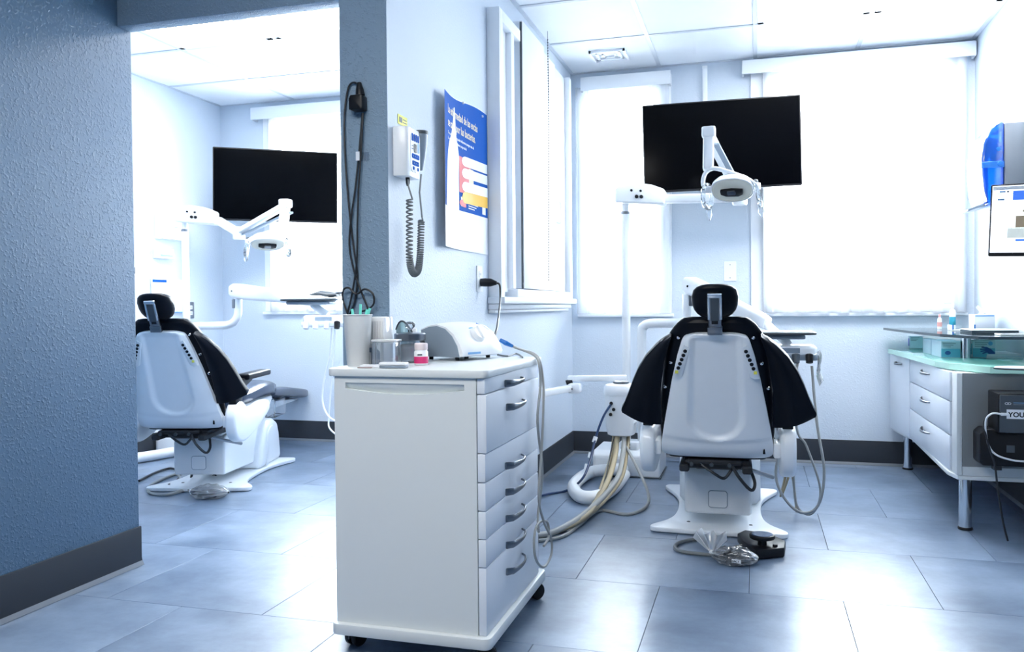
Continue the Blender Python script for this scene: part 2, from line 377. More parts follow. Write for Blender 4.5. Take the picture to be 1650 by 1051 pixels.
# baseboards
def baseboard(name, a, b, nrm, h=.152):
    a = Vector((*a, 0)); b = Vector((*b, 0)); n = Vector((*nrm, 0)); d = (b-a).normalized()
    def pr(prof):
        vs = [a+n*u+Vector((0, 0, w)) for u, w in prof]+[b+n*u+Vector((0, 0, w)) for u, w in prof]; k = len(prof)
        return MB().add(vs, [tuple(range(k)), tuple(range(2*k-1, k-1, -1))]+[(i, i+k, (i+1) % k+k, (i+1) % k) for i in range(k)])
    o = struct(name, pr([(0, .002), (.0085, .002), (.0085, .016), (.006, .03), (.006, h-.003), (.004, h), (0, h)]), BASEB)
    obj('toe', pr([(.008, .0015), (.017, .0015), (.015, .006), (.0085, .018)]), BASET, o)
baseboard('baseboard_back', (XP, YB), (XR, YB), (0, -1)); baseboard('baseboard_rear', (XF, YL), (XC, YL), (0, -1))
baseboard('baseboard_left', (XL, -2.2), (XL, 2.74), (1, 0)); baseboard('baseboard_partition', (XP, YO), (XP, YB), (1, 0))
baseboard('baseboard_far_left', (XF, 2.75), (XF, YL), (1, 0)); baseboard('baseboard_right', (XR, -2), (XR, YB), (-1, 0))
baseboard('baseboard_column', (XC, YO), (XP, YO), (0, -1))
# windows
def window(name, w, y, mull, cl, cr, val, zv):
    x0, x1, z0, z1 = w; t = .05
    o = struct(name, MB().box(x0, x0+t, y+.05, y+.11, z0, z1).box(x1-t, x1, y+.05, y+.11, z0, z1).box(x0+t, x1-t, y+.05, y+.11, z0, z0+t).box(x0+t, x1-t, y+.05, y+.11, z1-t, z1), TRIM, bevel=.004, seg=1)
    xs = [x0+t]+mull+[x1-t]
    for a in mull: obj('mullion', MB().box(a-.02, a+.02, y+.055, y+.105, z0+t, z1-t), TRIM, o)
    for a, b in zip(xs, xs[1:]): obj('pane', MB().box(a, b, y+.078, y+.083, z0+t, z1-t), PANE, o)
    obj('casing', MB().box(x0-cl, x0, y-.014, y-.0005, z0-.01, z1), TRIM, o, bevel=.003, seg=1)
    obj('casing', MB().box(x1, x1+cr, y-.014, y-.0005, z0-.01, z1), TRIM, o, bevel=.003, seg=1)
    obj('window_sill', MB().box(x0-cl-.01, x1+cr+.01, y-.035, y+.05, z0-.032, z0-.012), TRIM, o, bevel=.004)
    return o
window('window_1', W1, YB, [-.86], .02, .075, 0, 0); window('window_2', W2, YB, [.64], .085, .04, 0, 0)
window('window_3', W3, YL, [-2.5], .05, .05, 0, 0)
def curtain(x0, x1, z0, z1, y, label, f):
    n = int((x1-x0)/.012)
    def fn(u, v):
        x = x0+(x1-x0)*u
        return (x, y+.011*math.sin(x*f)+.003*math.sin(x*f*2.7+1)*(.4+.6*(1-v)), z0+(z1-z0)*v)
    solo('sheer_curtain', MB().grid(fn, n, 6), SHEER, label, 'curtain')
curtain(W1[0]-.03, W1[1]+.065, W1[2]-.01, 2.45, YB-.045, 'sheer white curtain over the narrow window between pole and corner', 62)
curtain(W2[0]-.01, W2[1]+.04, W2[2]-.01, 2.46, YB-.045, 'sheer white curtain over the wide window behind the counter', 58)
curtain(W3[0]+.01, W3[1]+.03, W3[2]-.01, 2.44, YL-.045, 'sheer white curtain over the window behind the left chair', 60)
def valance(x0, x1, z0, z1, y, label):
    t = thing('window_valance', label, 'valance', ((x0+x1)/2, y, z0))
    obj('face_board', MB().box(x0, x1, y-.085, y-.073, z0, z1), TRIM, t, bevel=.003)
    obj('top_board', MB().box(x0+.012, x1-.012, y-.072, y-.001, z1-.014, z1), TRIM, t)
    for a in (x0, x1-.012): obj('end_board', MB().box(a, a+.0115, y-.0725, y-.001, z0, z1-.0145), TRIM, t)
valance(XP+.085, -.522, 2.42, 2.508, YB, 'white boxed valance over the narrow corner window')
valance(-.08, XR-.01, 2.443, 2.528, YB, 'white boxed valance over the wide window right of the black screen')
valance(-3.64, XC-.01, 2.415, 2.505, YL, 'white boxed valance over the left room window')
# white framed window on the partition, sliding panels
o = struct('window_4', MB().box(XP, XP+.062, 3.735, 3.79, 1.035, 2.385).box(XP, XP+.062, 5.25, 5.31, 1.035, 2.45).box(XP, XP+.062, 3.79, 4.10, 2.33, 2.385), TRIM, bevel=.003)
obj('inner_frame', MB().box(XP, XP+.057, 3.95, 4.0, 1.086, 2.33).box(XP, XP+.03, 3.79, 3.95, 1.07, 2.33), TRIM, o, bevel=.002)
obj('inner_rail', MB().box(XP, XP+.066, 4.005, 5.25, 1.045, 1.085), TRIM, o, bevel=.003)
pan = [(4.14, 4.60, .062), (4.60, 4.93, .046), (4.935, 5.24, .034)]
for a, b, d in pan: obj('panel', MB().box(XP+.004, XP+d, a, b-.004, 1.09, 2.45 if a < 4.5 else 2.44), TRIM, o, bevel=.004)
obj('seal', MB().box(XP+.05, XP+.060, 4.130, 4.1395, 1.09, 2.44), GREYD, o)
obj('seal', MB().box(XP+.03, XP+.0385, 4.926, 4.9345, 1.2, 1.95), GREYD, o)
h = MB().tube([(XP+.05, 4.90, 1.62), (XP+.075, 4.91, 1.62), (XP+.078, 4.93, 1.56), (XP+.075, 4.93, 1.50), (XP+.05, 4.92, 1.50)], .008, 8, 4)
obj('handle', h, TRIM, o)
obj('window_sill', MB().box(XP, XP+.085, 3.715, 5.33, 1.012, 1.044).box(XP, XP+.05, 3.725, 5.32, .985, 1.012).box(XP, XP+.035, 3.725, 5.32, .968, .985), TRIM, o, bevel=.005)
bc = MB()
for k in range(90):
    z = 2.50-k*.0152; y = 4.64+.012*math.sin(k*.05)
    r = .0042; bc.add([(XP+.072+dx*r, y+dy*r, z+dz*r*1.5) for dx, dy, dz in ((1, 0, 0), (-1, 0, 0), (0, 1, 0), (0, -1, 0), (0, 0, 1), (0, 0, -1))], [(0, 2, 4), (2, 1, 4), (1, 3, 4), (3, 0, 4), (2, 0, 5), (1, 2, 5), (3, 1, 5), (0, 3, 5)])
bc.tube([(XP+.072, 4.64, ZC-.006), (XP+.072, 4.64, 2.5)], .0012, 6)
bc.tube([(XP+.072, 4.64+.012*math.sin(k*.05), 2.50-k*.0152) for k in range(0, 90, 4)], .0012, 5)
solo('bead_chain', bc, GREYD, 'long bead pull chain hanging in front of the white window panels', 'chain')
# wall plates, conduit
def plate(name, label, c, n, up, w, h, kind, m=TRIM):
    c = Vector(c); n = Vector(n); u = Vector((0, 0, 1)); s = u.cross(n)
    t = thing(name, label, 'outlet' if kind == 'outlet' else 'switch plate', c)
    M = frame(c, s, u, n)
    obj('plate', MB().prism(rrect(-w/2, w/2, -h/2, h/2, .004, 2), 'z', .0005, .006, M), m, t, bevel=.0015, seg=1)
    if kind == 'outlet':
        for k in (-1, 1):
            f = obj('socket', MB().prism(rrect(-.017, .017, k*.021-.014, k*.021+.014, .006, 3), 'z', .006, .0085, M), WHITE, t)
            obj('slot', MB().box(-.007, -.005, k*.021-.005, k*.021+.006, .0085, .0088, M).box(.005, .007, k*.021-.005, k*.021+.006, .0085, .0088, M), BLKP, f)
    if kind == 'blank':
        for k in (-1, 1): obj('screw', MB().lathe([(0, .0008), (.0035, .0005), (.0035, 0)], 8, M @ Matrix.Translation((0, k*.042, .006))), STEEL, t)
    if kind == 'switch': obj('rocker', MB().box(-.012, .012, -.022, .022, .006, .009, M), GREYD, t)
    return t
plate('blank_plate', 'blank white cover plate on the wall below the right screen', (-.158, YB, 1.213), (0, -1, 0), 0, .076, .125, 'blank')
plate('wall_outlet', 'steel plated outlet on the far left wall behind the left chair', (XF, 5.235, .99), (1, 0, 0), 0, .075, .12, 'outlet', STEEL)
plate('wall_outlet', 'white outlet with black plug below the tooth care poster', (XP, 3.59, 1.124), (1, 0, 0), 0, .075, .118, 'outlet')
t = thing('wall_raceway', 'white cable raceway running up the wall above the right screen', 'raceway', (-.31, YB, 2.0))
obj('channel', MB().box(-.326, -.296, YB-.022, YB-.001, 1.7, 2.53), TRIM, t, bevel=.003)
obj('end_cap', MB().box(-.327, -.295, YB-.0225, YB-.001, 2.515, 2.533), WHITE, t)
# ------------------------------------------------------------------ wall screens
def screen_tv(label, c, rz, ry, w, h, bracket):
    t = thing('wall_television', label, 'television', c, rz, world=False)
    Ry = Matrix.Rotation(ry, 4, 'Y')
    obj('bezel', MB().prism(rrect(-w/2, w/2, -h/2, h/2, .006, 2), 'y', -.012, .012, Ry), BLKP, t, bevel=.002, seg=1)
    obj('screen', MB().box(-w/2+.008, w/2-.008, -.0135, -.0121, -h/2+.012, h/2-.008, Ry), SCREEN, t)
    obj('back_shell', MB().prism(rrect(-w*.36, w*.36, -h*.33, h*.30, .03), 'y', .0125, .05, Ry), BLKP, t, bevel=.012)
    b = MB().box(-.10, .10, .05, .062, -.1, .1)
    obj('mount_plate', b, BLKM, t)
    L = Matrix.Rotation(-rz, 4, 'Z') @ Vector(bracket)
    obj('mount_arm', MB().tube([(0, .06, 0), (L.x*.5+.08, L.y*.5+.03, 0), (L.x, L.y, 0)], .018, 8), BLKM, t)
    return t
screen_tv('black flat screen on the wall above the right chair', (-.20, 5.24, 1.962), 0.10, -.020, .925, .535, (0.02, .33, 0))
screen_tv('black flat screen in the left room beside the far corner', (-3.245, 5.25, 1.862), math.radians(31), 0.012, .845, .505, (-.1, .37, 0))
# ------------------------------------------------------------------ dental chairs
def backy(z): return -.66-(z-.35)*.45
def sring(cx, cy, z, hx, hy, e=2.6, n=32, tilt=0):
    o = []
    for j in range(n):
        a = 2*PI*j/n; c, s = math.cos(a), math.sin(a)
        x = math.copysign(abs(c)**(2/e), c)*hx; y = math.copysign(abs(s)**(2/e), s)*hy
        o.append(Vector((cx+x, cy+y, z+tilt*y)))
    return o
def dental_chair(label, loc, rz):
    t = thing('dental_chair', label, 'chair', (*loc, 0), rz, 'dental chairs', world=False)
    # base
    half = [(.0, -.470), (.20, -.462), (.275, -.452), (.292, -.425), (.278, -.385), (.225, -.30), (.197, -.19), (.192, -.02), (.205, .16), (.245, .30), (.285, .40), (.280, .445), (.24, .462), (.0, .465)]
    out = spl2(half+[(-x, y) for x, y in reversed(half[1:-1])], 4)
    bp = obj('base_plate', MB().prism(out, 'z', .003, .024), WHITE, t, bevel=.007, seg=3)
    for sx in (-.13, .14): obj('bolt_cap', MB().lathe([(0, .0265), (.006, .0262), (.009, .0245), (.009, .0235)], 12, o=(sx, -.33, 0)), BLKP, bp)
    tw = [(.04, .024), (.07, .15), (.13, .26), (.20, .30), (.31, .302), (.385, .275), (.42, .20), (.44, .10), (.45, .024)]
    to = obj('tower', MB().prism(tw, 'x', -.19, .19), WHITE, t, bevel=.032, seg=4)
    for sx in (-1, 1): obj('side_ridge', MB().prism([(.13, .03), (.16, .22), (.22, .262), (.28, .262), (.20, .22), (.17, .03)], 'x', sx*.186, sx*.196), WHITE, to, bevel=.005)
    lh = obj('lift_housing', MB().prism([(-.42, .085), (-.424, .262), (-.405, .292), (-.37, .302), (-.05, .295), (.20, .27), (.20, .10), (.06, .062), (-.10, .072)], 'x', -.142, .142), WHITE, t, bevel=.014, seg=3)
    obj('cover_seam', MB().prism(rrect(-.041, .041, .115, .191, .014), 'y', -.4265, -.4175), GREY, lh)
    obj('access_cover', MB().prism(rrect(-.0385, .0385, .1175, .1885, .012), 'y', -.4285, -.418), WHITE, lh, bevel=.001, seg=1)
    lid = obj('top_shelf', MB().box(-.12, .12, -.40, -.12, .298, .31), WHITE, t, bevel=.005)
    for sx in (-.07, .06): obj('cap_screw', MB().lathe([(0, .318), (.008, .317), (.010, .309)], 10, o=(sx, -.33, 0)), STEEL, lid)
    me = obj('mechanism', MB().box(-.13, .13, -.62, .02, .322, .362).box(-.12, .10, -.66, -.60, .345, .365).box(-.09, .09, -.56, -.1, .308, .324).box(-.15, -.11, -.67, -.3, .315, .345).box(.10, .14, -.68, -.3, .315, .345), BLKM, t, bevel=.006, seg=1)
    for sx in (-.10, -.02, .05): obj('bolt_head', MB().lathe([(0, 0), (.006, .001), (.008, .006), (.008, .02)], 10, M=Matrix.Rotation(PI/2, 4, 'X'), o=(sx, -.657, .348)), GREYD, me)
    obj('lift_rod', MB().tube([(.10, -.62, .335), (.17, -.50, .29), (.23, -.40, .255)], .009, 8), STEEL, t)
    obj('loop_cable', MB().tube([(.06, -.66, .345), (.09, -.68, .30), (.135, -.665, .25), (.15, -.64, .275), (.13, -.60, .33)], .0065, 8, 5), WIRE, t)
    obj('loop_cable', MB().tube([(-.06, -.66, .345), (-.01, -.68, .315), (.03, -.67, .295), (.06, -.65, .33)], .006, 8, 5), WIRE, t)
    # seat and legrest
    obj('seat_pan', MB().prism([(-.60, .40), (-.58, .36), (.12, .352), (.22, .38), (.28, .425), (.28, .455), (-.60, .455)], 'x', -.19, .19), WHITE, t, bevel=.02, seg=3)
    rings = []
    for y, zt, zb, hw in ((-.60, .50, .456, .19), (-.56, .53, .455, .225), (-.3, .54, .455, .24), (0, .555, .455, .238), (.18, .558, .456, .232), (.30, .54, .44, .21), (.36, .50, .425, .18)):
        rings.append([Vector((p.x, y, p.y)) for p in [Vector((v.x, (zt+zb)/2+v.y)) for v in sring(0, 0, 0, hw, (zt-zb)/2, 4, 28)]])
    LEGM = bpy.data.materials.get('legrest_upholstery') or mat('legrest_upholstery', (.010, .024, .058), .2, spec=.38, bump=.08, bscale=300)
    obj('seat_cushion', MB().loft(rings), LEGM, t)
    rings = []
    for y, zt, zb, hw in ((.33, .525, .425, .185), (.45, .485, .41, .178), (.8, .455, .385, .172), (1.2, .405, .335, .150), (1.36, .385, .315, .135), (1.41, .37, .31, .11)):
        rings.append([Vector((v.x, y, (zt+zb)/2+v.y)) for v in sring(0, 0, 0, hw, (zt-zb)/2, 4, 28)])
    lr = obj('legrest_cushion', MB().loft(rings), LEGM, t)
    rings = []
    for y, zt, zb, hw in ((1.32, .392, .300, .142), (1.40, .383, .296, .130), (1.44, .37, .30, .11), (1.45, .355, .305, .09)):
        rings.append([Vector((v.x, y, (zt+zb)/2+v.y)) for v in sring(0, 0, 0, hw, (zt-zb)/2, 4, 28)])
    obj('toe_cap', MB().loft(rings), BLK, lr)
    obj('legrest_frame', MB().prism([(.22, .375), (.35, .395), (1.2, .33), (1.2, .32), (.5, .33), (.42, .27), (.36, .29)], 'x', -.09, .09), WHITE, t, bevel=.01)
    obj('clear_flap', MB().box(.10, .17, .40, .62, .29, .40, ), CLEAR, t, bevel=.006)
    # backrest pad
    pad = [(.36, .19), (.40, .222), (.50, .228), (.60, .224), (.70, .212), (.80, .20), (.864, .190), (.905, .168), (.935, .142), (.950, .120), (.955, .09)]
    zz = [.365, .372, .39]+[.42+.03*k for k in range(15)]+[.872, .895, .915, .930, .942, .950, .954]
    obj('backrest_cushion', MB().loft([sring(0, backy(z)+.088, z, interp(z, pad), .046*(1 if .39 < z < .94 else .8), 3.2, 36) for z in zz]), BLK, t)
    # rear shell with its scooped recess
    hw = [(.375, .188), (.378, .200), (.385, .213), (.395, .2205), (.43, .2215), (.51, .2075), (.58, .194), (.64, .182), (.70, .170), (.80, .146), (.86, .127), (.875, .119), (.883, .110), (.888, .095)]
    def shell(u, v):
        z = .375+.513*v; q = 2*u-1; x = q*interp(z, hw)
        y = backy(z)+.026*abs(q)**5+.02*max(0, 1-(z-.375)/.05)**2 + .012*max(0, (z-.86)/.028)**2
        if z > .55: d = 1-abs(x)/(.118-.06*max(0, (z-.55)*1.0)*.9)
        else: d = 1-math.hypot(x/.118, (z-.55)/.105)
        y += .020*sstep(0, .28, d)*(1-sstep(.86, .885, z))
        y += .006*sstep(.455, .435, z-.02*q*q)
        return (x, y, z)
    sh = MB().grid(shell, 64, 84)
    g = lambda a: shell(a[0], a[1]); bd = [(i/64, 0) for i in range(64)]+[(1, j/84) for j in range(84)]+[(1-i/64, 1) for i in range(64)]+[(0, 1-j/84) for j in range(84)]
    r1 = [Vector(g(b)) for b in bd]; r2 = [v+Vector((0, .05, .012)) for v in r1]
    sh.loft([r1, r2], cap=False)
    so = obj('backrest_shell', sh, WHITE, t)
    obj('keyhole', MB().prism([(-.005, .400), (.005, .400), (.003, .417), (0, .422), (-.003, .417)], 'y', backy(.41)+.0, backy(.41)+.006, Matrix.Translation((.185, .009, 0))), BLKP, so)
    for sx in (-1, 1):
        p0 = Vector((sx*.113, 0, .822)); p1 = Vector((sx*.148, 0, .738))
        tp = obj('touch_pad', MB().prism([(sx*.095, .832), (sx*.118, .846), (sx*.166, .715), (sx*.145, .712), (sx*.128, .72)], 'y', -.003, .012, Matrix(((1, 0, 0, 0), (0, 1, -.45, backy(0)+.002), (0, 0, 1, 0), (0, 0, 0, 1)))), WHITE, so, bevel=.0015, seg=1)
        for k in range(6):
            p = p0.lerp(p1, k/5); p.y = backy(p.z)
            b = MB().lathe([(0, .0045), (.0070, .004), (.0078, 0), (.0078, -.008)], 12, M=Matrix.Rotation(PI/2+.42, 4, 'X'), o=p+Vector((0, 0, 0))) if k < 5 else MB().box(p.x-.006, p.x+.006, p.y-.004, p.y+.003, p.z-.006, p.z+.006)
            obj('pad_button', b, BLKP if k < 5 else YEL, tp)
        # wing
        def wing(u, v):
            ix = interp(v, [(0, .165), (.25, .195), (.6, .215), (1, .215)]); iz = .875+(.512-.875)*v
            ox = interp(v, [(0, .172), (.08, .200), (.16, .224), (.3, .268), (.45, .302), (.6, .328), (.75, .351), (.88, .369), (.95, .380), (1, .376)])
            oz = interp(v, [(0, .878), (.08, .862), (.16, .843), (.3, .796), (.45, .744), (.6, .689), (.75, .630), (.88, .590), (.95, .572), (1, .558)])
            x = ix+(ox-ix)*u; z = iz+(oz-iz)*u - .012*math.sin(PI*u)*sstep(.8, 1, v)
            y = backy(z)+.022-.026*math.sin(PI*min(1, u*1.05))*(.3+.7*v)+.012*u*u
            return (sx*x, y, z)
        wg = obj('side_wing', MB().grid(wing, 24, 30, (0, .028, .012)), BLK, t, bevel=.006, seg=2, ang=60)
        for k, (a, z) in enumerate(((.140, .872), (.172, .772), (.198, .672))):
            obj('snap', MB().lathe([(0, .006), (.004, .0055), (.0068, .002), (.0068, -.004)], 12, M=Matrix.Rotation(PI/2+.42, 4, 'X'), o=(sx*a, backy(z)+.040, z)), CHROME, wg)
        # armrest
        hub = [(-.66, .50), (-.70, .44), (-.69, .36), (-.64, .31), (-.56, .292), (-.46, .305), (-.30, .345), (-.16, .40), (-.13, .43), (-.15, .468), (-.22, .475), (-.36, .462), (-.48, .465), (-.58, .51)]
        ar = obj('armrest', MB().prism(spl2(hub, 3), 'x', sx*.248, sx*.308), WHITE, t, bevel=.016, seg=3)
        obj('arm_post', MB().prism([(-.66, .40), (-.66, .52), (-.60, .60), (-.50, .634), (-.38, .634), (-.40, .605), (-.50, .58), (-.56, .52), (-.58, .44)], 'x', sx*.256, sx*.298), BLKP, ar, bevel=.008)
        obj('arm_pad', MB().prism(rrect(-.52, -.14, .615, .648, .012), 'x', sx*.246, sx*.318), BLK, ar, bevel=.010, seg=3)
        obj('shell_bracket', MB().box(sx*.222, sx*.250, -.66, -.52, .38, .44) if sx > 0 else MB().box(-.250, -.222, -.66, -.52, .38, .44), WHITE, t, bevel=.008)
    # headrest
    prof = [(.950, .035), (.955, .052), (.965, .066), (.98, .077), (1.0, .084), (1.03, .087), (1.055, .080), (1.067, .068), (1.074, .050), (1.077, .030)]
    hd = obj('headrest', MB().loft([sring(0, -.902-(z-1.0)*.45, z, h, .020+.030*(h/.087)**1.5, 2.7, 36) for z, h in prof]), BLK, t)
    B = frame((0, -.955, 1.0), (1, 0, 0), (0, -.42, .907), (0, -.907, -.42))
    br = obj('headrest_bracket', MB().box(-.024, .024, -.118, .046, -.004, .012, B), STEEL, t, bevel=.003)
    obj('slot', MB().box(-.012, .012, -.075, -.062, .0121, .0135, B), BLKP, br)
    obj('clip', MB().box(-.026, .026, .034, .050, -.006, .019, B).box(-.0265, -.017, -.056, .034, .0, .017, B).box(.017, .0265, -.056, .034, .0, .017, B), CHROME, br, bevel=.002)
    obj('foot_clamp', MB().box(-.0275, .0275, -.120, -.088, -.004, .016, B), STEEL, br, bevel=.003)
    obj('slide', MB().box(-.0145, .0145, -.060, .036, .0125, .0165, B), GREYD, br)
    return t
CR, CLc, AR, AL = (-.172, 4.17), (-3.05, 4.355), math.radians(1.5), math.radians(14.5)
dental_chair('black dental chair with white shell seen straight from behind, right room', CR, AR)
dental_chair('black dental chair with white shell seen at an angle through the opening', CLc, AL)
# ------------------------------------------------------------------ dental units: floor box, light pole, lamp
def rotl(p, c, a):
    v = Matrix.Rotation(a, 3, 'Z') @ Vector((p[0]-CR[0], p[1]-CR[1], p[2])); return Vector((v.x+c[0], v.y+c[1], v.z))
def bar(mb, a, b, w, h, up=(0, 0, 1)):
    """square-section bar from a to b"""
    a, b = Vector(a), Vector(b); d = (b-a).normalized(); u = Vector(up); s = d.cross(u).normalized(); u = s.cross(d)
    return mb.box(-w/2, w/2, -h/2, h/2, 0, (b-a).length, frame(a, s, u, d))
def lamp(label, c, a, E, T, D, HC, hdir):
    """E elbow, T top joint, D lower end of the drop tube, HC head centre, hdir the way the reflector looks"""
    q = lambda x, y, z: rotl((x, y, z), c, a)
    base = q(-.735, 4.95, 0)
    t = thing('dental_light', label, 'dental light', base, group='dental lights on poles')
    Rz = Matrix.Translation(base) @ Matrix.Rotation(a, 4, 'Z')
    obj('pole', MB().lathe([(.0245, .10), (.0245, 1.545), (.020, 1.548), (.020, 1.60)], 20, Rz), WHITE, t)
    obj('pole_collar', MB().lathe([(.026, 1.535), (.0265, 1.54), (.0265, 1.55), (.021, 1.552)], 20, Rz), STEEL, t)
    prof = [(-.055, 1.60), (.235, 1.575), (.235, 1.665), (.16, 1.695), (.06, 1.712), (-.03, 1.70), (-.055, 1.675)]
    hb = obj('control_box', MB().prism(prof, 'y', -.065, .065, Rz), WHITE, t, bevel=.014, seg=3)
    for x, z, r in ((.045, 1.665, .007), (.098, 1.66, .007), (.075, 1.628, .0105), (.102, 1.626, .0105)):
        obj('knob', MB().lathe([(0, .012), (r*.8, .011), (r, .008), (r, -.002)], 14, Rz @ TR((x, -.066, z), rx=PI/2)), BLKP, hb)
    st = q(-.51, 4.95, 1.615)
    E, T, D, HC = map(Vector, (E, T, D, HC))
    m = MB(); bar(m, st, E, .062, .05); obj('lower_arm', m, WHITE, t, bevel=.012, seg=3)
    obj('elbow', MB().lathe([(0, -.045), (.036, -.043), (.04, -.036), (.04, .036), (.036, .043), (0, .045)], 20, Matrix.Translation(E)), WHITE, t)
    for k in (-1, 1):
        m = MB(); bar(m, E+Vector((.0, 0, .01)), T+Vector((.0, 0, -.015)), .05, .034); obj('upper_arm', m, WHITE, t, bevel=.008); break
    m = MB(); bar(m, E+Vector((.03, 0, -.01)), T+Vector((.035, .01, -.06)), .03, .012); obj('arm_cover', m, GREY, t, bevel=.003)
    obj('top_joint', MB().prism(rrect(-.034, .034, -.034, .034, .012), 'z', -.03, .022, Matrix.Translation(T)), WHITE, t, bevel=.008)
    m = MB(); bar(m, T+Vector((0, 0, -.02)), D, .052, .05, (0, 1, 0)); dr = obj('drop_tube', m, WHITE, t, bevel=.01)
    # head: yoke, domed reflector, heat bar, two clear handles
    n = Vector(hdir).normalized(); s = Vector((n.y, -n.x, 0)).normalized()*-1; u = s.cross(n)*-1
    if u.z < 0: u = -u
    M = frame(HC, s, u, n)
    hd = obj('lamp_head', MB().loft([sring(0, 0, z, .092*r, .062*r, 2.3, 36) for r, z in ((.30, -.05), (.62, -.046), (.85, -.034), (.97, -.012), (1, .012), (.97, .016), (.93, .010), (.80, -.012), (.55, -.028), (.25, -.036))]), WHITE, t)
    hd.data.transform(MATX[t.name].inverted() @ M @ MATX[t.name] if False else Matrix())
    return t, hd, M, D, HC
def finish_lamp(args, lower=0):
    label, c, a, E, T, D, HC, hdir = args
    t, hd, M, D, HC = lamp(*args)
    I = MATX[t.name].inverted()
    bpy.data.objects.remove(hd)
    mm = lambda rings: [[M @ v for v in r] for r in rings]
    hd = obj('lamp_head', MB().loft(mm([sring(0, 0, z, .104*r, .076*r, 2.3, 36) for r, z in ((.30, -.052), (.62, -.048), (.85, -.036), (.97, -.012), (1, .012), (.965, .016), (.93, .010))])), WHITE, t)
    obj('reflector', MB().loft(mm([sring(0, 0, z, .096*r, .069*r, 2.3, 36) for r, z in ((1.02, .014), (.95, .0165), (.85, -.002), (.6, -.016), (.3, -.02))])), CREAM, hd)
    obj('heat_bar', MB().prism([(-.055, .012), (.0, .016), (.055, .008), (.052, -.02), (.03, -.03), (-.03, -.026), (-.055, -.012)], 'z', .012, .03, M), BLKP, hd, bevel=.004)
    obj('bulb_shield', MB().prism(rrect(-.02, .02, -.012, .012, .006), 'z', .028, .036, M), STEEL, hd)
    # yoke arch from the drop tube round both sides of the head
    L, R = M @ Vector((-.115, 0, -.005)), M @ Vector((.115, 0, -.005)); top = M @ Vector((0, .085, -.03))
    yk = obj('yoke', MB().tube([L, L+(D-L)*.25+(L-HC)*.25, L+(D-L)*.7+(L-HC)*.2, D, D+(top-D)*.45+Vector((0, 0, .01)), R+(top-R)*.5+(R-HC)*.12, R], .0105, 10, 5), WHITE, t)
    for k, e in ((-1, L), (1, R)):
        ring = [M @ Vector((k*(.124+.010*math.cos(j*PI/8)), .066*math.sin(j*PI/8)-.022, .022+.044*math.cos(j*PI/8))) for j in range(16)]
        h = obj('handle', MB().tube(ring, .012, 8, 0, True), CLEAR, t)
        obj('handle_sleeve', MB().tube([M @ Vector((k*.124, -.080, .03)), M @ Vector((k*.128, -.115, .055)), M @ Vector((k*.130, -.145, .06))], [.008, .014, .004], 8), CLEAR, h)
        obj('pivot', MB().lathe([(0, -.02), (.016, -.018), (.018, 0), (.016, .018), (0, .02)], 14, frame(e, M.col[1].xyz, M.col[2].xyz, M.col[0].xyz)), WHITE, t)
    return t
finish_lamp(('white dental light on its pole in front of the right black screen', CR, 0.0,
   W(1192, 318, y=4.78), W(1142, 212, y=4.34), W(1141, 275, y=4.32), W(1180, 304, y=4.28), (-.12, -.55, -.62)))
finish_lamp(('white dental light on its pole in front of the left black screen', CLc, AL,
   W(385, 376, y=4.98), W(460, 327, y=4.72), W(456, 368, y=4.70), W(431, 391, y=4.66), (.25, -.35, -.85)))
def floor_box(label, c, a):
    q = Matrix.Translation((c[0], c[1], 0)) @ Matrix.Rotation(a, 4, 'Z')
    t = thing('floor_junction_box', label, 'utility box', rotl((-.73, 5.0, 0), c, a), group='utility boxes behind the chairs')
    obj('cover', MB().prism([(.68, .004), (.68, .125), (.72, .152), (1.02, .152), (1.05, .13), (1.05, .004)], 'x', -.75, -.36, q), WHITE, t, bevel=.012, seg=3)
    obj('base_strip', MB().box(-.755, -.355, .675, 1.055, .001, .006, q), GREYD, t)
    obj('side_panel', MB().box(-.73, -.38, .676, .6795, .03, .11, q), WHITE, t, bevel=.001, seg=1)
    p = obj('post_foot', MB().prism(rrect(-.60, -.485, .73, .86, .02), 'z', .152, .20, q), WHITE, t, bevel=.01)
    for z in (.165, .185): obj('screw', MB().lathe([(0, .003), (.005, .002), (.005, 0)], 8, q @ TR((-.54, .729, z), rx=PI/2)), BLKP, p)
    return t
fbR = floor_box('white floor box under the pole beside the right chair', CR, 0)
fbL = floor_box('white floor box behind the left chair at the far wall', CLc, AL)
obj('drain_hose', MB().tube([W(200, 741, z=.036), W(235, 736, z=.036), W(270, 730, z=.036), W(297, 724, z=.036), W(315, 712, z=.036)], .034, 14, 5), HOSEW, fbL)
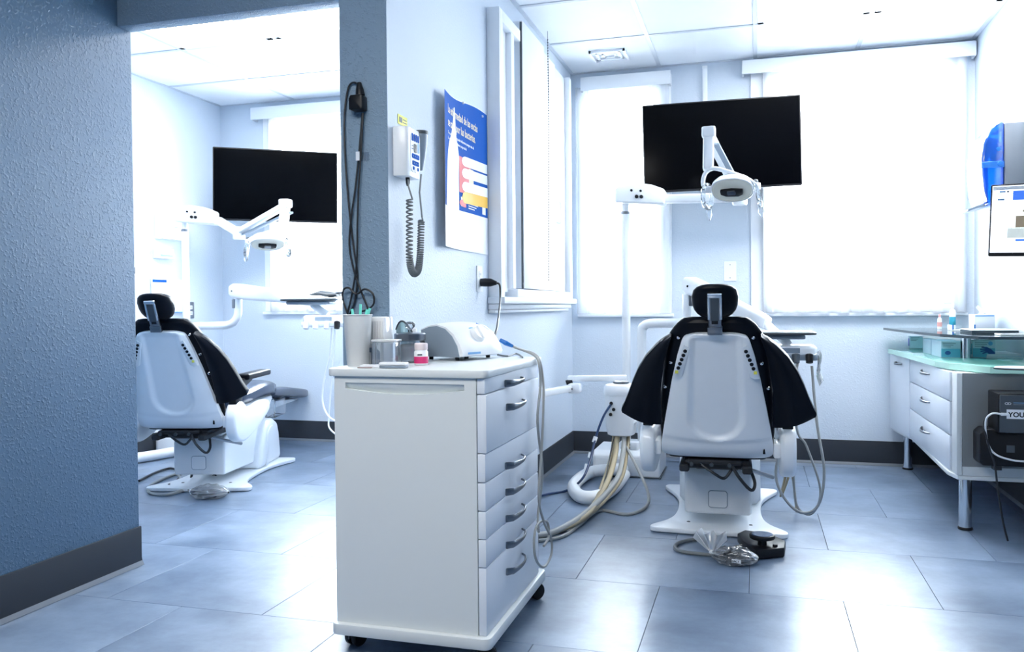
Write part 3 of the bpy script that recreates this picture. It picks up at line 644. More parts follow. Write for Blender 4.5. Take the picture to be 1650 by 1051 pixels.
# delivery arm with tray and instrument head
def delivery(label, c, a, mast, J, K, tray, head, tw, td, dark=True):
    """mast: points of the bent tube; J upper joint, K end of the long arm; tray and head corner centres"""
    t = thing('delivery_unit', label, 'instrument unit', mast[0], group='delivery units on bent arms')
    obj('mast', MB().tube(mast, .027, 14, 5), WHITE, t)
    J, K = Vector(J), Vector(K)
    jb = obj('joint_collar', MB().lathe([(.024, -.06), (.027, -.055), (.027, 0), (.02, .004)], 16, Matrix.Translation(J-Vector((0, 0, .03)))), STEEL, t)
    d = (K-J).normalized(); s = d.cross(Vector((0, 0, 1))).normalized(); u = s.cross(d)
    M = frame(J, s, u, d); L = (K-J).length
    rings = []
    for k, (w, h) in ((-.045, (.02, .02)), (-.035, (.036, .038)), (0, (.042, .05)), (.08, (.04, .052)), (L*.5, (.034, .042)), (L-.04, (.03, .036)), (L, (.026, .03)), (L+.01, (.015, .02))):
        rings.append([M @ v for v in sring(0, .03-.02*k/L, k, w, h, 4, 24)])
    ab = obj('spring_arm', MB().loft(rings), WHITE, t)
    obj('pivot_screw', MB().lathe([(0, .003), (.006, .002), (.006, -.004)], 10, M @ TR((.043, .03, .02), ry=PI/2)), BLKP, ab)
    obj('pivot_screw', MB().lathe([(0, .003), (.006, .002), (.006, -.004)], 10, M @ TR((-.043, .03, .02), ry=-PI/2)), BLKP, ab)
    tr, hc = Vector(tray), Vector(head)
    R = Matrix.Rotation(a, 4, 'Z')
    MT = Matrix.Translation(tr) @ R; MH = Matrix.Translation(hc) @ R
    obj('arm_link', MB().tube([K, K.lerp(tr, .5)+Vector((0, 0, -.02)), tr-Vector((0, 0, .035)), hc+Vector((0, 0, .03))], .022, 10, 4), WHITE, t)
    ty = obj('instrument_tray', MB().prism(rrect(-tw/2, tw/2, -td/2, td/2, .035, 5), 'z', -.012, 0, MT), GREYD, t, bevel=.004)
    obj('tray_mat', MB().prism(rrect(-tw/2+.012, tw/2-.012, -td/2+.012, td/2-.012, .028, 5), 'z', .0002, .004, MT), WHITE, ty, bevel=.001, seg=1)
    obj('tray_holder', MB().prism(rrect(-tw/2+.03, tw/2-.05, -td/2+.03, td/2-.03, .02), 'z', -.034, -.0125, MT), GREY, ty, bevel=.006)
    hb = obj('delivery_head', MB().prism(rrect(-.13, .13, -.10, .12, .04, 5), 'z', -.03, .03, MH), WHITE, t, bevel=.018, seg=4)
    hr = obj('holder_bar', MB().prism(rrect(-.125, .128, -.135, -.095, .015), 'z', -.038, -.008, MH), GREY if dark else WHITE, hb, bevel=.006)
    for k, x in enumerate((-.09, -.035, .03, .09)):
        obj('handpiece_holder', MB().lathe([(.010, -.03), (.016, -.028), (.018, .012), (.012, .016), (0, .016)], 14, MH @ TR((x, -.142, -.02), rx=-.25)), (BLKP if k % 2 else GREYD) if dark or k == 3 else WHITE, t)
    obj('control_pad', MB().box(-.05, .05, -.1025, -.099, -.004, .02, MH), GREY, hb)
    return t, MH
mR = [(-.645, 4.96, .20), (-.645, 4.96, .55), (-.645, 4.96, .83), (-.632, 4.957, .875), (-.59, 4.95, .892), (-.45, 4.92, .896), (-.395, 4.91, .902), (-.377, 4.905, .94), (-.377, 4.905, 1.06)]
tR, MHR = delivery('white delivery unit with tray to the right of the right chair', CR, 0.0, mR, W(1112, 468, y=4.905), W(1236, 524, y=4.47), W(1262, 535, y=4.33), W(1270, 566, y=4.33), .30, .22)
mL = [W(297, 600, y=5.05), W(297, 560, y=5.05), W(300, 532, y=5.05), W(312, 526, y=5.05), W(345, 525, y=5.05), W(370, 523, y=5.05), W(382, 512, y=5.05), W(384, 495, y=5.05), W(384, 480, y=5.05)]
tL, MHL = delivery('white delivery unit with tray beside the left window', CLc, AL, mL, W(380, 476, y=5.05), W(520, 488, y=4.55), W(505, 482, y=4.5), W(528, 516, y=4.5), .34, .26, False)
def tube(name, pts, r, m, label, cat='hose', group=None, n=8, sm=6):
    return solo(name, MB().tube(pts, r, n, sm), m, label, cat, group)
# handpiece hoses hanging from the right head
hp = [W(1285, 585, y=4.19), W(1276, 640, y=4.18), W(1265, 700, y=4.17), W(1250, 760, y=4.15), W(1262, 800, y=4.12), W(1290, 826, y=4.1), W(1318, 815, y=4.1), W(1328, 760, y=4.12), W(1316, 680, y=4.16), W(1308, 590, y=4.19)]
obj('handpiece_hose', MB().tube(hp, .0065, 8, 6), HOSEG, tR)
obj('handpiece_hose', MB().tube([W(1272, 588, y=4.19), W(1270, 680, y=4.2), W(1278, 760, y=4.18), W(1284, 815, y=4.16), W(1308, 828, y=4.14), W(1322, 790, y=4.15), W(1300, 720, y=4.17), W(1284, 690, y=4.18), W(1280, 588, y=4.2)], .0055, 8, 6), HOSEG, tR)
obj('handpiece_hose', MB().tube([W(1262, 590, y=4.21), W(1264, 700, y=4.25), W(1266, 760, y=4.24), W(1258, 800, y=4.2), W(1270, 770, y=4.22), W(1274, 740, y=4.24), W(1280, 790, y=4.23), W(1284, 826, y=4.2)], .006, 8, 6), HOSEB, tR)
sl = MB().grid(lambda u, v: (MHR @ Vector((.118+.02*u+.012*v+.006*math.sin(v*7), -.135+.03*u+.01*math.sin(u*6+v*5), -.005-.15*v+.02*u))), 8, 10, (.002, .002, 0))
obj('plastic_sleeve', sl, FILM, tR)
obj('handpiece_hose', MB().tube([W(535, 528, y=4.4), W(532, 570, y=4.4), W(521, 620, y=4.4), W(520, 650, y=4.4), W(530, 672, y=4.38), W(548, 682, y=4.36)], .006, 8, 6), HOSEW, tL)
obj('handpiece_hose', MB().tube([W(540, 528, y=4.42), W(535, 600, y=4.45), W(530, 670, y=4.45), W(531, 690, y=4.43), W(545, 703, y=4.4)], .005, 8, 6), HOSEW, tL)
rb = thing('dark_instrument_roll', 'dark cloth bundle lying on the left instrument tray', 'bundle', W(515, 477, y=4.5))
obj('roll', MB().loft([[p+W(505+k*14, 478-(2.5 if k == 1 else 0), y=4.47) for p in [Vector((0, .05*math.cos(2*PI*j/14), (.006+.014*math.sin(min(3, k)*.9))*math.sin(2*PI*j/14)+.012)) for j in range(14)]] for k in range(4)]), GREYD, rb)
obj('handle', MB().tube([W(530, 474, y=4.46), W(545, 472, y=4.44), W(556, 471, y=4.43)], .007, 8, 4), STEEL, rb)
# suction canister with its hoses
t = thing('suction_canister', 'white suction canister on an arm left of the right chair', 'canister', (-.735, 4.66, .27))
Mc = Matrix.Translation((-.725, 4.68, 0))
obj('canister_body', MB().loft([[Mc @ v for v in sring(0, 0, z, r, r*1.05, 2.8, 32)] for z, r in ((.275, .06), (.282, .074), (.32, .082), (.49, .088), (.50, .088))]), WHITE, t)
ld = obj('lid', MB().loft([[Mc @ v for v in sring(0, 0, z, r, r*1.05, 2.8, 32)] for z, r in ((.502, .092), (.515, .095), (.545, .093), (.558, .084), (.563, .06))]), WHITE, t)
obj('lid_ring', MB().lathe([(.04, .563), (.045, .566), (.045, .574), (.038, .578), (0, .578)], 24, Mc), STEEL, ld)
for k, (px, py) in enumerate(((985, 650), (989, 660), (984, 668))): obj('port', MB().lathe([(0, .012), (.009, .011), (.010, 0)], 12, TR(W(px, py, y=4.594), rx=PI/2)), BLKP, t)
obj('side_spout', MB().tube([W(1005, 690, y=4.66), W(1022, 682, y=4.64), W(1030, 675, y=4.64)], [.03, .02, .008], 10, 2), WHITE, t)
m = MB(); bar(m, W(915, 610, y=4.74), W(1010, 609, y=4.78), .05, .032); obj('upper_arm', m, WHITE, t, bevel=.006)
m = MB(); bar(m, W(868, 635, y=4.2), W(918, 626, y=4.70), .045, .035); obj('lower_arm', m, WHITE, t, bevel=.006)
q0 = W(868, 635, y=4.2); obj('wall_bracket', MB().box(XP+.001, q0.x+.03, 4.15, 4.23, q0.z-.035, q0.z+.035), WHITE, t, bevel=.006)
obj('arm_joint', MB().prism(rrect(-.035, .035, -.03, .025, .012), 'y', -.03, .03, Matrix.Translation(W(926, 625, y=4.70))), WHITE, t, bevel=.006)
obj('joint_screw', MB().lathe([(0, .004), (.006, .003), (.006, 0)], 10, TR(W(921, 627, y=4.668), rx=PI/2)), BLKP, t)
obj('joint_bellows', MB().tube([W(912, 617, y=4.72), W(922, 614, y=4.73)], .014, 10), BLKP, t)
for k in range(6):
    a = k*1.05; dx, dy = .040*math.cos(a), .040*math.sin(a); e = k*3
    pts = [Vector((-.725+dx, 4.68+dy, .28)), W(998+dx*300, 730, y=4.60+dy), W(986+dx*330, 775, y=4.35+dy)+Vector((0, 0, .0)), W(955-e*.6, 825, z=.035+.008*(k % 3)), W(910-e, 852+e*.3, z=.012+.012*(k % 2)), W(868-e, 862+e*.25, z=.012+.010*(k % 2)), W(840, 868+e*.2, z=.012)]
    obj('suction_hose', MB().tube(pts, .0105 if k < 4 else .014, 10, 6), HOSEB if k < 5 else HOSEG, t)
obj('drain_hose', MB().tube([W(1005, 756, y=4.83), W(985, 757, y=4.75), W(950, 762, z=.036), W(925, 782, z=.036), W(935, 800, z=.036), W(965, 800, z=.036), W(990, 785, z=.036), W(1006, 765, y=4.80)], .034, 14, 6), HOSEW, fbR)
o = obj('water_line', MB().tube([W(985, 651, y=4.59), W(972, 672, y=4.55), W(960, 705, y=4.5), W(950, 745, y=4.4), W(938, 772, y=4.3), W(915, 790, z=.012), W(885, 796, z=.008), W(860, 802, z=.008)], .0065, 8, 6), HOSEN, t)
for k, (p, q2) in enumerate((((960, 704), (957, 713)), ((952, 730), (950, 738)), ((946, 748), (944, 758)))):
    obj('connector', MB().tube([W(*p, y=4.5-.05*k), W(*q2, y=4.49-.05*k)], .012, 8), WHITE, o)
obj('air_line', MB().tube([W(1006, 715, y=4.66), W(1022, 745, y=4.5), W(1043, 790, y=4.3), W(1042, 815, z=.012), W(1012, 829, z=.008), W(965, 823, z=.008), W(935, 845, z=.008), W(905, 865, z=.008), W(862, 872, z=.008)], .008, 8, 6), HOSEG, t)
obj('thin_clear_line', MB().tube([W(990, 700, y=4.66), W(978, 760, y=4.4), W(968, 800, z=.05), W(964, 822, z=.014)], .004, 8, 6), CLEAR, t)
# ------------------------------------------------------------------ mobile cart
t = thing('mobile_cart', 'tall white cart with seven drawers on black casters, front middle', 'cart', (-.95, 2.48, 0))
X0, X1, Y0, Y1 = -1.168, -.735, 2.182, 2.77
sp_ = MB().box(X0, X1, Y0, Y1, .091, .803)
bd = obj('body', MB().box(X0+.001, X1-.002, Y0+.018, Y1, .091, .8025), LAMI, t)
# side panel with an arched finger recess
hx0, hx1, hz1, hz0 = -1.133, -.771, .785, .768
n = 24; low = [(hx0+(hx1-hx0)*i/n, hz0-.014*math.sin(PI*i/n)) for i in range(n+1)]
sidep = MB()
def ftop(mb):
    mb.box(X0, X1-.002, Y0, Y0+.018, hz1, .8025); mb.box(X0, hx0, Y0, Y0+.018, .091, hz1); mb.box(hx1, X1-.002, Y0, Y0+.018, .091, hz1)
    mb.prism([(hx0, .091)]+low+[(hx1, .091)], 'y', Y0, Y0+.018)
ftop(sidep); sp = obj('side_panel', sidep, LAMI, t)
obj('finger_pull', MB().grid(lambda u, v: (hx0+(hx1-hx0)*u, Y0+.0025+.013*(1-v)**1.5, (hz0-.014*math.sin(PI*u))*(1-v)+hz1*v), 24, 6), LAMI, sp)
obj('worktop', MB().prism(rrect(-1.19, -.703, 2.174, 2.80, .022, 4), 'z', .803, .8255), LAMI, t, bevel=.0035)
obj('plinth', MB().prism(rrect(-1.180, -.698, 2.164, 2.812, .022, 4), 'z', .058, .0905), LAMI, t, bevel=.004)
zs = [(.760, .8015), (.597, .757), (.517, .594), (.438, .514), (.360, .435), (.282, .357), (.092, .279)]
hz = [.772, .702, .528, .450, .371, .292, .213]
for k, ((a, b), h) in enumerate(zip(zs, hz)):
    off = .010 if k == 1 else .0
    d = obj('drawer', MB().box(X1, -.7125+off*.4, Y0+.001, Y1-.012, a, b), LAMB, t, bevel=.0018, seg=2)
    x = -.7125+off*.4
    rings = []
    for i in range(13):
        u = i/12; y = 2.372+.175*u; o_ = .004+.026*math.sin(PI*min(1, .06+u*.94))**.6 if 0 < i < 12 else .002
        wz = .0036+.0075*(1-u)**1.6; wx = .0035
        c = Vector((x+o_, y, h+.006*math.sin(PI*u)*0+.004*u))
        rings.append([c+Vector((wx*math.cos(j*PI/4), 0, wz*math.sin(j*PI/4))) for j in range(8)])
    obj('handle', MB().loft(rings), STEEL, d)
def caster(x, y, rz):
    c = obj('caster', MB().lathe([(0, .060), (.022, .0595), (.024, .052), (.018, .040), (.012, .036)], 18, o=(x, y, -.002)), BLKP, t)
    for s in (-1, 1):
        obj('wheel', MB().lathe([(0, -.010), (.024, -.009), (.0275, -.005), (.0275, .005), (.024, .009), (0, .010)], 22, Matrix.Translation((x, y, .0278)) @ Matrix.Rotation(rz, 4, 'Z') @ Matrix.Translation((.012, s*.014, 0)) @ Matrix.Rotation(PI/2, 4, 'X')), BLKP, c)
    obj('hood', MB().prism([(.030*math.cos(a), .028+.030*math.sin(a)) for a in [math.radians(q) for q in range(-10, 200, 15)]]+[(-.02, .028), (.02, .028)], 'y', -.003, .003, Matrix.Translation((x, y, 0)) @ Matrix.Rotation(rz, 4, 'Z') @ Matrix.Translation((.012, 0, 0))), GREYD, c)
for x, y, r in ((-1.145, 2.235, 1.2), (-.742, 2.225, .4), (-.735, 2.755, 1.0), (-1.145, 2.745, .3)): caster(x, y, r)
ZT = .8257
# scaler unit on the cart
o0 = Vector((-.945, 2.655, ZT)); a = math.radians(-19)
t = thing('ultrasonic_scaler', 'white and grey table top scaler unit with round knob on cart', 'dental device', o0, a, world=False); t.scale = (.92, .92, .95)
prof = [(-.085, .012), (-.092, .104), (-.06, .117), (-.02, .121), (.02, .112), (.055, .088), (.08, .055), (.092, .028), (.09, .014)]
obj('grey_core', MB().prism([(-.088, .012), (-.0945, .1035), (-.057, .1155), (-.02, .1185), (.018, .109), (.050, .084), (.073, .050), (.083, .0125)], 'y', -.1185, .1185), GREY, t, bevel=.003)
top = [(-.096, .098), (-.095, .106), (-.06, .119), (-.02, .123), (.02, .114), (.057, .090), (.083, .056), (.096, .028), (.094, .016), (.060, .012), (.060, .024), (.044, .062), (.016, .088), (-.02, .104), (-.056, .109), (-.088, .103)]
wsh = []
for y, k in ((-.1165, .0), (-.105, .003), (-.06, .008), (0, .0095), (.06, .008), (.105, .003), (.1165, .0)):
    r = []
    for i, (u, w) in enumerate(top):
        g_ = k if i < 9 else 0
        r.append(Vector((u+(g_ if u > 0 else 0), y, w+(g_*.8 if w > .05 else 0))))
    wsh.append(r)
sh = obj('white_shell', MB().loft(wsh), WHITE, t)
S = Vector((.062, 0, .0)); nrm = Vector((.82, 0, .57)).normalized(); fa = Vector((0, 1, 0)); fb = nrm.cross(fa)
MK = frame((.066, -.005, .079), fa, fb, nrm)
kr = obj('knob_ring', MB().lathe([(.036, .004), (.039, .002), (.039, -.012)], 28, MK), BLUEL, t)
kn = obj('knob', MB().lathe([(0, .028), (.024, .027), (.027, .021), (.032, .004), (.034, 0)], 28, MK), WHITE, t, ang=50)
obj('grip', MB().box(-.006, .006, -.026, .026, .026, .034, MK), WHITE, kn, bevel=.003)
obj('indicator', MB().lathe([(0, .002), (.002, .001), (.002, -.004)], 8, frame((.083, .02, .064), fa, fb, nrm)), BLUEP, t)
obj('front_strip', MB().box(.1025, .1048, -.095, -.025, .022, .029), BLUEL, t)
obj('side_mark', MB().box(-.07, .02, .1166, .1175, .09, .096), BLUEP, t)
obj('blue_flash', MB().tube([(.01, .07, .122), (.03, .085, .112), (.05, .096, .098)], .0035, 6, 4), BLUEP, t)
for x, y in ((-.07, -.09), (-.07, .09), (.05, -.09), (.05, .09), (.02, 0)): obj('foot', MB().lathe([(0, .0), (.008, .0005), (.0085, .011), (0, .0115)], 12, o=(x, y, .0005)), BLKP, t)
# scaler cable over the cart edge
pts = [W(806, 548, x=-.82), W(815, 553, x=-.80), W(826, 558, x=-.78)]
o = solo('scaler_connector', MB().tube(pts, [.0065, .0085, .0055], 10), BLUEP, 'blue plug sleeve where the scaler cable leaves the unit', 'connector')
cp_ = [W(826, 558, x=-.78), W(845, 565, x=-.755), W(860, 570, x=-.72), W(869, 580, x=-.692), W(874, 605, x=-.682), W(876, 640, x=-.675), W(873, 720, x=-.675), W(868, 800, x=-.672), W(876, 840, x=-.668), W(888, 868, x=-.66), W(888, 895, x=-.66), W(876, 914, x=-.663), W(863, 900, x=-.668), W(861, 865, x=-.672), W(868, 843, x=-.675), W(882, 842, x=-.668), W(884, 865, x=-.664), W(876, 880, x=-.665)]
tube('scaler_cable', cp_, .0042, HOSEG, 'grey scaler cable hanging down the right side of the cart', 'cable', n=8)
tube('handpiece_cable', [W(830, 560, x=-.775), W(847, 566, x=-.75), W(861, 573, x=-.715), W(868, 584, x=-.690), W(871, 620, x=-.685), W(866, 680, x=-.686), W(874, 760, x=-.685), W(867, 830, x=-.69), W(868, 858, x=-.68)], .0045, HOSEG, 'second grey cable twisted behind the scaler cable', 'cable')
tube('thin_wire', [W(802, 572, z=ZT+.003), W(818, 574, z=ZT+.003), W(832, 570, z=ZT+.003), W(842, 576, z=ZT+.003)], .003, WIREG, 'short grey wire lying behind the scaler on the cart', 'wire')
tube('mains_lead', [Vector((XP+.078, 3.597, 1.104)), Vector((XP+.096, 3.597, 1.095)), W(806, 482, y=3.56), W(804, 505, y=3.25), W(800, 532, y=2.93), W(792, 552, y=2.80)], .0045, WIRE, 'black power cord dropping from the wall plug behind the scaler', 'cord')
pg = solo('power_plug', MB().tube([Vector((XP+.0095, 3.59, 1.108)), Vector((XP+.03, 3.592, 1.108)), Vector((XP+.055, 3.595, 1.107)), Vector((XP+.082, 3.597, 1.104))], [.018, .019, .018, .008], 10), BLKP, 'black plug pushed into the outlet below the poster', 'plug')
pc = W(800, 460, x=XP+.05)
# cup with aqua brush handles
c = Vector((-1.140, 2.280, ZT))
t = thing('plastic_cup', 'tall frosted plastic cup at the left edge of the cart top', 'cup', c)
def shellcup(r0, r1, h, th=.0015, n=28): return [(0, .001), (r0-.002, .0), (r0, .003), (r1, h), (r1-th, h), (r0-th, .005), (0, .0055)]
obj('cup_body', MB().lathe(shellcup(.033, .043, .152), 28, o=c), FROST, t)
obj('rim', MB().tube([c+Vector((.043*math.cos(j*PI/14), .043*math.sin(j*PI/14), .152)) for j in range(28)], .002, 6, 0, True), FROST, t)
for k, (dx, dy, tx, ty, h) in enumerate(((.006, .01, .0, .02, .184), (.012, .0, .034, .012, .172), (.0, .012, -.024, .01, .170), (.01, .014, .016, .03, .168))):
    tube('brush_handle', [c+Vector((-dx, -dy, .008)), c+Vector((tx*.5, ty*.5, h*.6)), c+Vector((tx, ty, h))], .0042, AQUA, ('tallest upright aqua brush handle in the frosted cup', 'aqua brush handle leaning right in the frosted cup', 'aqua brush handle leaning left in the frosted cup', 'short aqua brush handle at the back of the frosted cup')[k], 'brush', 'aqua brush handles in the frosted cup', sm=3)
# ribbed box behind
c = Vector((-1.117, 2.36, ZT))
t = thing('ribbed_dispenser', 'ribbed frosted plastic dispenser behind the cup on the cart', 'dispenser', c)
obj('case', MB().box(-.062, .04, -.035, .035, .001, .146, Matrix.Translation(c)), FROST, t, bevel=.006)
for k in range(12): obj('rib', MB().box(-.056+.0082*k, -.053+.0082*k, -.0385, -.0352, .06, .132, Matrix.Translation(c)), FROST, t)
c = Vector((-1.072, 2.283, ZT))
t = thing('clear_box', 'small clear hinged box in front of the glass jar on cart', 'box', c)
obj('tray', MB().box(-.012, .058, -.028, .028, .001, .072, Matrix.Translation(c)), CLEAR, t, bevel=.004)
obj('lid', MB().box(-.014, .060, -.030, .030, .0725, .080, Matrix.Translation(c)), FROST, t, bevel=.003)
obj('latch', MB().box(-.020, -.0125, -.026, -.012, .042, .056, Matrix.Translation(c)).box(-.017, -.0145, -.021, -.018, .004, .042, Matrix.Translation(c)), STEEL, t)
c = Vector((-1.050, 2.462, ZT))
t = thing('glass_jar', 'round glass jar with a steel lid and clear knob', 'jar', c)
obj('jar_body', MB().lathe([(0, .001), (.044, .001), (.047, .006), (.047, .066), (.044, .069), (.044, .008), (0, .006)], 32, o=c), CLEAR, t)
obj('cotton_roll', MB().lathe([(0, .007), (.040, .008), (.041, .05), (.03, .056), (0, .057)], 24, o=c), PAPER, t)
ld = obj('lid', MB().lathe([(.048, .069), (.050, .071), (.050, .089), (.047, .092), (.02, .094), (0, .095)], 32, o=c), STEEL, t)
obj('lid_knob', MB().lathe([(.007, .095), (.007, .103), (.016, .112), (.018, .120), (.010, .128), (0, .129)], 8, o=c), CLEAR, ld, label='clear faceted knob')
c = Vector((-.965, 2.345, ZT))
t = thing('pill_bottle', 'small white bottle with a crimson label and pale pink cap', 'bottle', c)
obj('bottle_body', MB().lathe([(0, .001), (.019, .001), (.021, .004), (.021, .04), (.017, .046), (.017, .048)], 24, o=c), WHITE, t)
obj('cap', MB().lathe([(.0195, .046), (.020, .047), (.020, .064), (.018, .066), (0, .0665)], 24, o=c), PINKC, t)
obj('label_band', MB().lathe([(.0214, .006), (.0215, .0065), (.0215, .026), (.0214, .0262)], 24, o=c), PINK, t)
obj('print_line', MB().box(-.010, .004, -.0217, -.0212, .030, .034, Matrix.Translation(c) @ Matrix.Rotation(.35, 4, 'Z')), GREYD, t)
c = Vector((-1.0, 2.215, ZT))
t = thing('slim_white_case', 'slim white plastic case lying at the cart front edge', 'case', c, .1, world=False)
obj('case_base', MB().prism(rrect(-.035, .043, -.018, .018, .006), 'z', .001, .008), GREY, t, bevel=.001, seg=1)
obj('case_lid', MB().prism(rrect(-.036, .044, -.019, .019, .006), 'z', .0085, .017), WHITE, t, bevel=.003)
t = thing('white_card_stack', 'flat white card between cup and slim case', 'card', (-1.065, 2.225, ZT), .2, world=False)
obj('card', MB().box(-.035, .025, -.02, .02, .0005, .008), PAPER, t, bevel=.001, seg=1)
t = thing('brown_card', 'thin brownish card at the foot of the frosted cup', 'card', (-1.085, 2.205, ZT), .15, world=False)
obj('card', MB().prism([(-.016, -.012), (.026, -.012), (.026, .006), (-.008, .012)], 'z', .0005, .003), mat('brown_card_stock', (.36, .27, .27), .6), t)
c = Vector((-1.095, 2.535, ZT))
t = thing('teal_eye_shield', 'curved teal eye shield standing behind the glass jar', 'shield', c)
obj('shield', MB().grid(lambda u, v: (c.x-.035+.065*u, c.y-.015*math.sin(PI*u), c.z+.002+(.03+.095*math.sin(PI*(.25+.6*u)))*v), 20, 8, (0, .002, 0)), TEALG, t)
obj('frame_bar', MB().tube([(c.x-.035+.065*u, c.y-.015*math.sin(PI*u), c.z+.004+(.03+.095*math.sin(PI*(.25+.6*u)))) for u in [i/12 for i in range(13)]], .003, 8), GREYD, t)
t = thing('tissue_packet', 'small white packet behind the glass jar knob', 'packet', (-1.088, 2.572, ZT), .1, world=False)
obj('packet', MB().box(-.014, .014, -.008, .008, .001, .105), PAPER, t, bevel=.004)
obj('flap', MB().box(-.012, .012, -.0095, -.0082, .06, .1), PRINTW, t)
# ------------------------------------------------------------------ side counter on the right
ZG = .725
XD = .845
def lever_handle(d, c, L, n, m=STEEL):
    """little bowed lever pull along +-y or x on a front whose normal is n"""
    c = Vector(c); n = Vector(n); s = Vector((0, 0, 1)).cross(n); r = []
    for i in range(11):
        u = i/10; p = c+s*(L*(u-.5))+n*(.003+.022*math.sin(PI*min(1, u*.9+.02)) if 0 < i < 10 else .001)
        hz_ = .004+.007*(1-u); r.append([p+n*(.0035*math.cos(j*PI/4))+Vector((0, 0, hz_*math.sin(j*PI/4))) for j in range(8)])
    return obj('handle', MB().loft(r), m, d)
def legpost(t, x, y, z): 
    l = obj('leg', MB().lathe([(0, .012), (.026, .012), (.026, z-.001)], 20, o=(x, y, 0)), CHROME, t)
    obj('foot_cap', MB().lathe([(0, .001), (.030, .001), (.031, .006), (.028, .0118), (0, .0119)], 20, o=(x, y, 0)), BLKP, l)
    return l
t = thing('door_cabinet', 'white one door cabinet under the counter, beside the back wall', 'cabinet', (1.03, 5.37, 0))
obj('carcass', MB().prism([(.80, 5.56), (.815, 5.40), (.85, 5.175), (1.24, 5.175), (1.24, 5.56)], 'z', .225, .692), LAMI, t)
dr = obj('door', MB().prism([(.784, 5.555), (.80, 5.555), (.848, 5.178), (.832, 5.178)], 'z', .24, .690), LAMB, t, bevel=.002)
lever_handle(dr, (.806, 5.36, .645), .10, (-.992, -.126, 0))
legpost(t, .875, 5.50, .225)
t = thing('drawer_cabinet', 'white three drawer cabinet with chrome pulls under the green counter', 'cabinet', (1.03, 4.6, 0))
obj('carcass', MB().box(XD+.02, 1.24, 4.075, 5.170, .245, .692), LAMI, t)
obj('bottom_rail', MB().prism([(.845, 5.17), (.825, 4.16), (.845, 4.055), (1.24, 4.055), (1.24, 5.17)], 'z', .226, .2445), LAMI, t, bevel=.002)
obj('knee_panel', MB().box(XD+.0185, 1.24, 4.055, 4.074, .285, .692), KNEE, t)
obj('lower_panel', MB().box(XD+.0185, 1.24, 4.053, 4.074, .246, .2845), LAMI, t)
ed = lambda y: .838-.018*math.sin(PI*(y-4.1)/1.07)*0
for a, b in ((.560, .690), (.408, .555), (.247, .403)):
    d = obj('drawer', MB().box(XD-.012, XD+.018, 4.158, 5.165, a, b), LAMB, t, bevel=.002)
    lever_handle(d, (XD-.012, 4.70, a+(b-a)*.64), .20, (-1, 0, 0))
obj('end_post', MB().box(XD-.004, XD+.018, 4.055, 4.152, .246, .692), LAMI, t, bevel=.002)
legpost(t, .885, 4.10, .226)
t = thing('glass_counter', 'pale green glass counter top on the white cabinets', 'counter', (1.0, 4.8, .693))
cpoly = [(.775, 5.555), (.788, 5.30), (.808, 4.80), (.822, 4.40), (.850, 4.24), (.965, 4.025), (1.24, 4.025), (1.24, 5.555)]
obj('slab', MB().prism(cpoly, 'z', .6935, ZG), GREENG, t, bevel=.003)
eb = MB()
for a, b in zip(cpoly[:7], cpoly[1:7]):
    a, b = Vector((*a, 0)), Vector((*b, 0)); n = Vector((b.y-a.y, a.x-b.x, 0)).normalized()
    if n.x > 0.01 or n.y > .01: n = -n
    eb.add([p+n*o+Vector((0, 0, z)) for p in (a, b) for o in (.0003, .002) for z in (.696, .7225)], [(0, 1, 3, 2), (4, 6, 7, 5), (2, 3, 7, 6), (0, 4, 5, 1), (0, 2, 6, 4), (1, 5, 7, 3)])
fe = MB().box(.969, 1.24, 4.0232, 4.0247, .696, .7225)
obj('polished_edge', eb, GREENP, t, label='pale green polished glass edge'); obj('front_edge', fe, GREENE, t, label='bright green polished glass front edge')
t = thing('glass_shelf', 'raised teal glass shelf on chrome posts over the green counter', 'shelf', (1.0, 4.8, .84))
spoly = [(.745, 5.53), (.765, 5.20), (.795, 4.80), (.845, 4.42), (.945, 4.10), (.97, 4.075), (1.24, 4.075), (1.24, 5.53)]
obj('slab', MB().prism(spoly, 'z', .838, .851), TEALG, t)
eb = MB()
for a, b in zip(spoly[:7], spoly[1:7]):
    a, b = Vector((*a, 0)), Vector((*b, 0)); n = Vector((b.y-a.y, a.x-b.x, 0)).normalized()
    if n.x > 0.01 or n.y > .01: n = -n
    eb.add([p+n*o+Vector((0, 0, z)) for p in (a, b) for o in (.0003, .0018) for z in (.8382, .8508)], [(0, 1, 3, 2), (4, 6, 7, 5), (2, 3, 7, 6), (0, 4, 5, 1), (0, 2, 6, 4), (1, 5, 7, 3)])
obj('dark_edge', eb, TEALE, t, label='dark teal polished glass edge')
for px, py, r in ((1451, 557, .022), (1556, 577, .024)):
    p = W(px, py, z=ZG)
    q = obj('post', MB().lathe([(0, ZG+.0005), (r, ZG+.0005), (r, .8378), (0, .8379)], 20, o=(p.x, p.y, 0)), CHROME, t)
p = W(1567, 574, z=ZG); obj('post', MB().lathe([(0, ZG+.0005), (.012, ZG+.0005), (.012, .8378), (0, .8379)], 16, o=(p.x+.03, p.y+.05, 0)), CHROME, t)
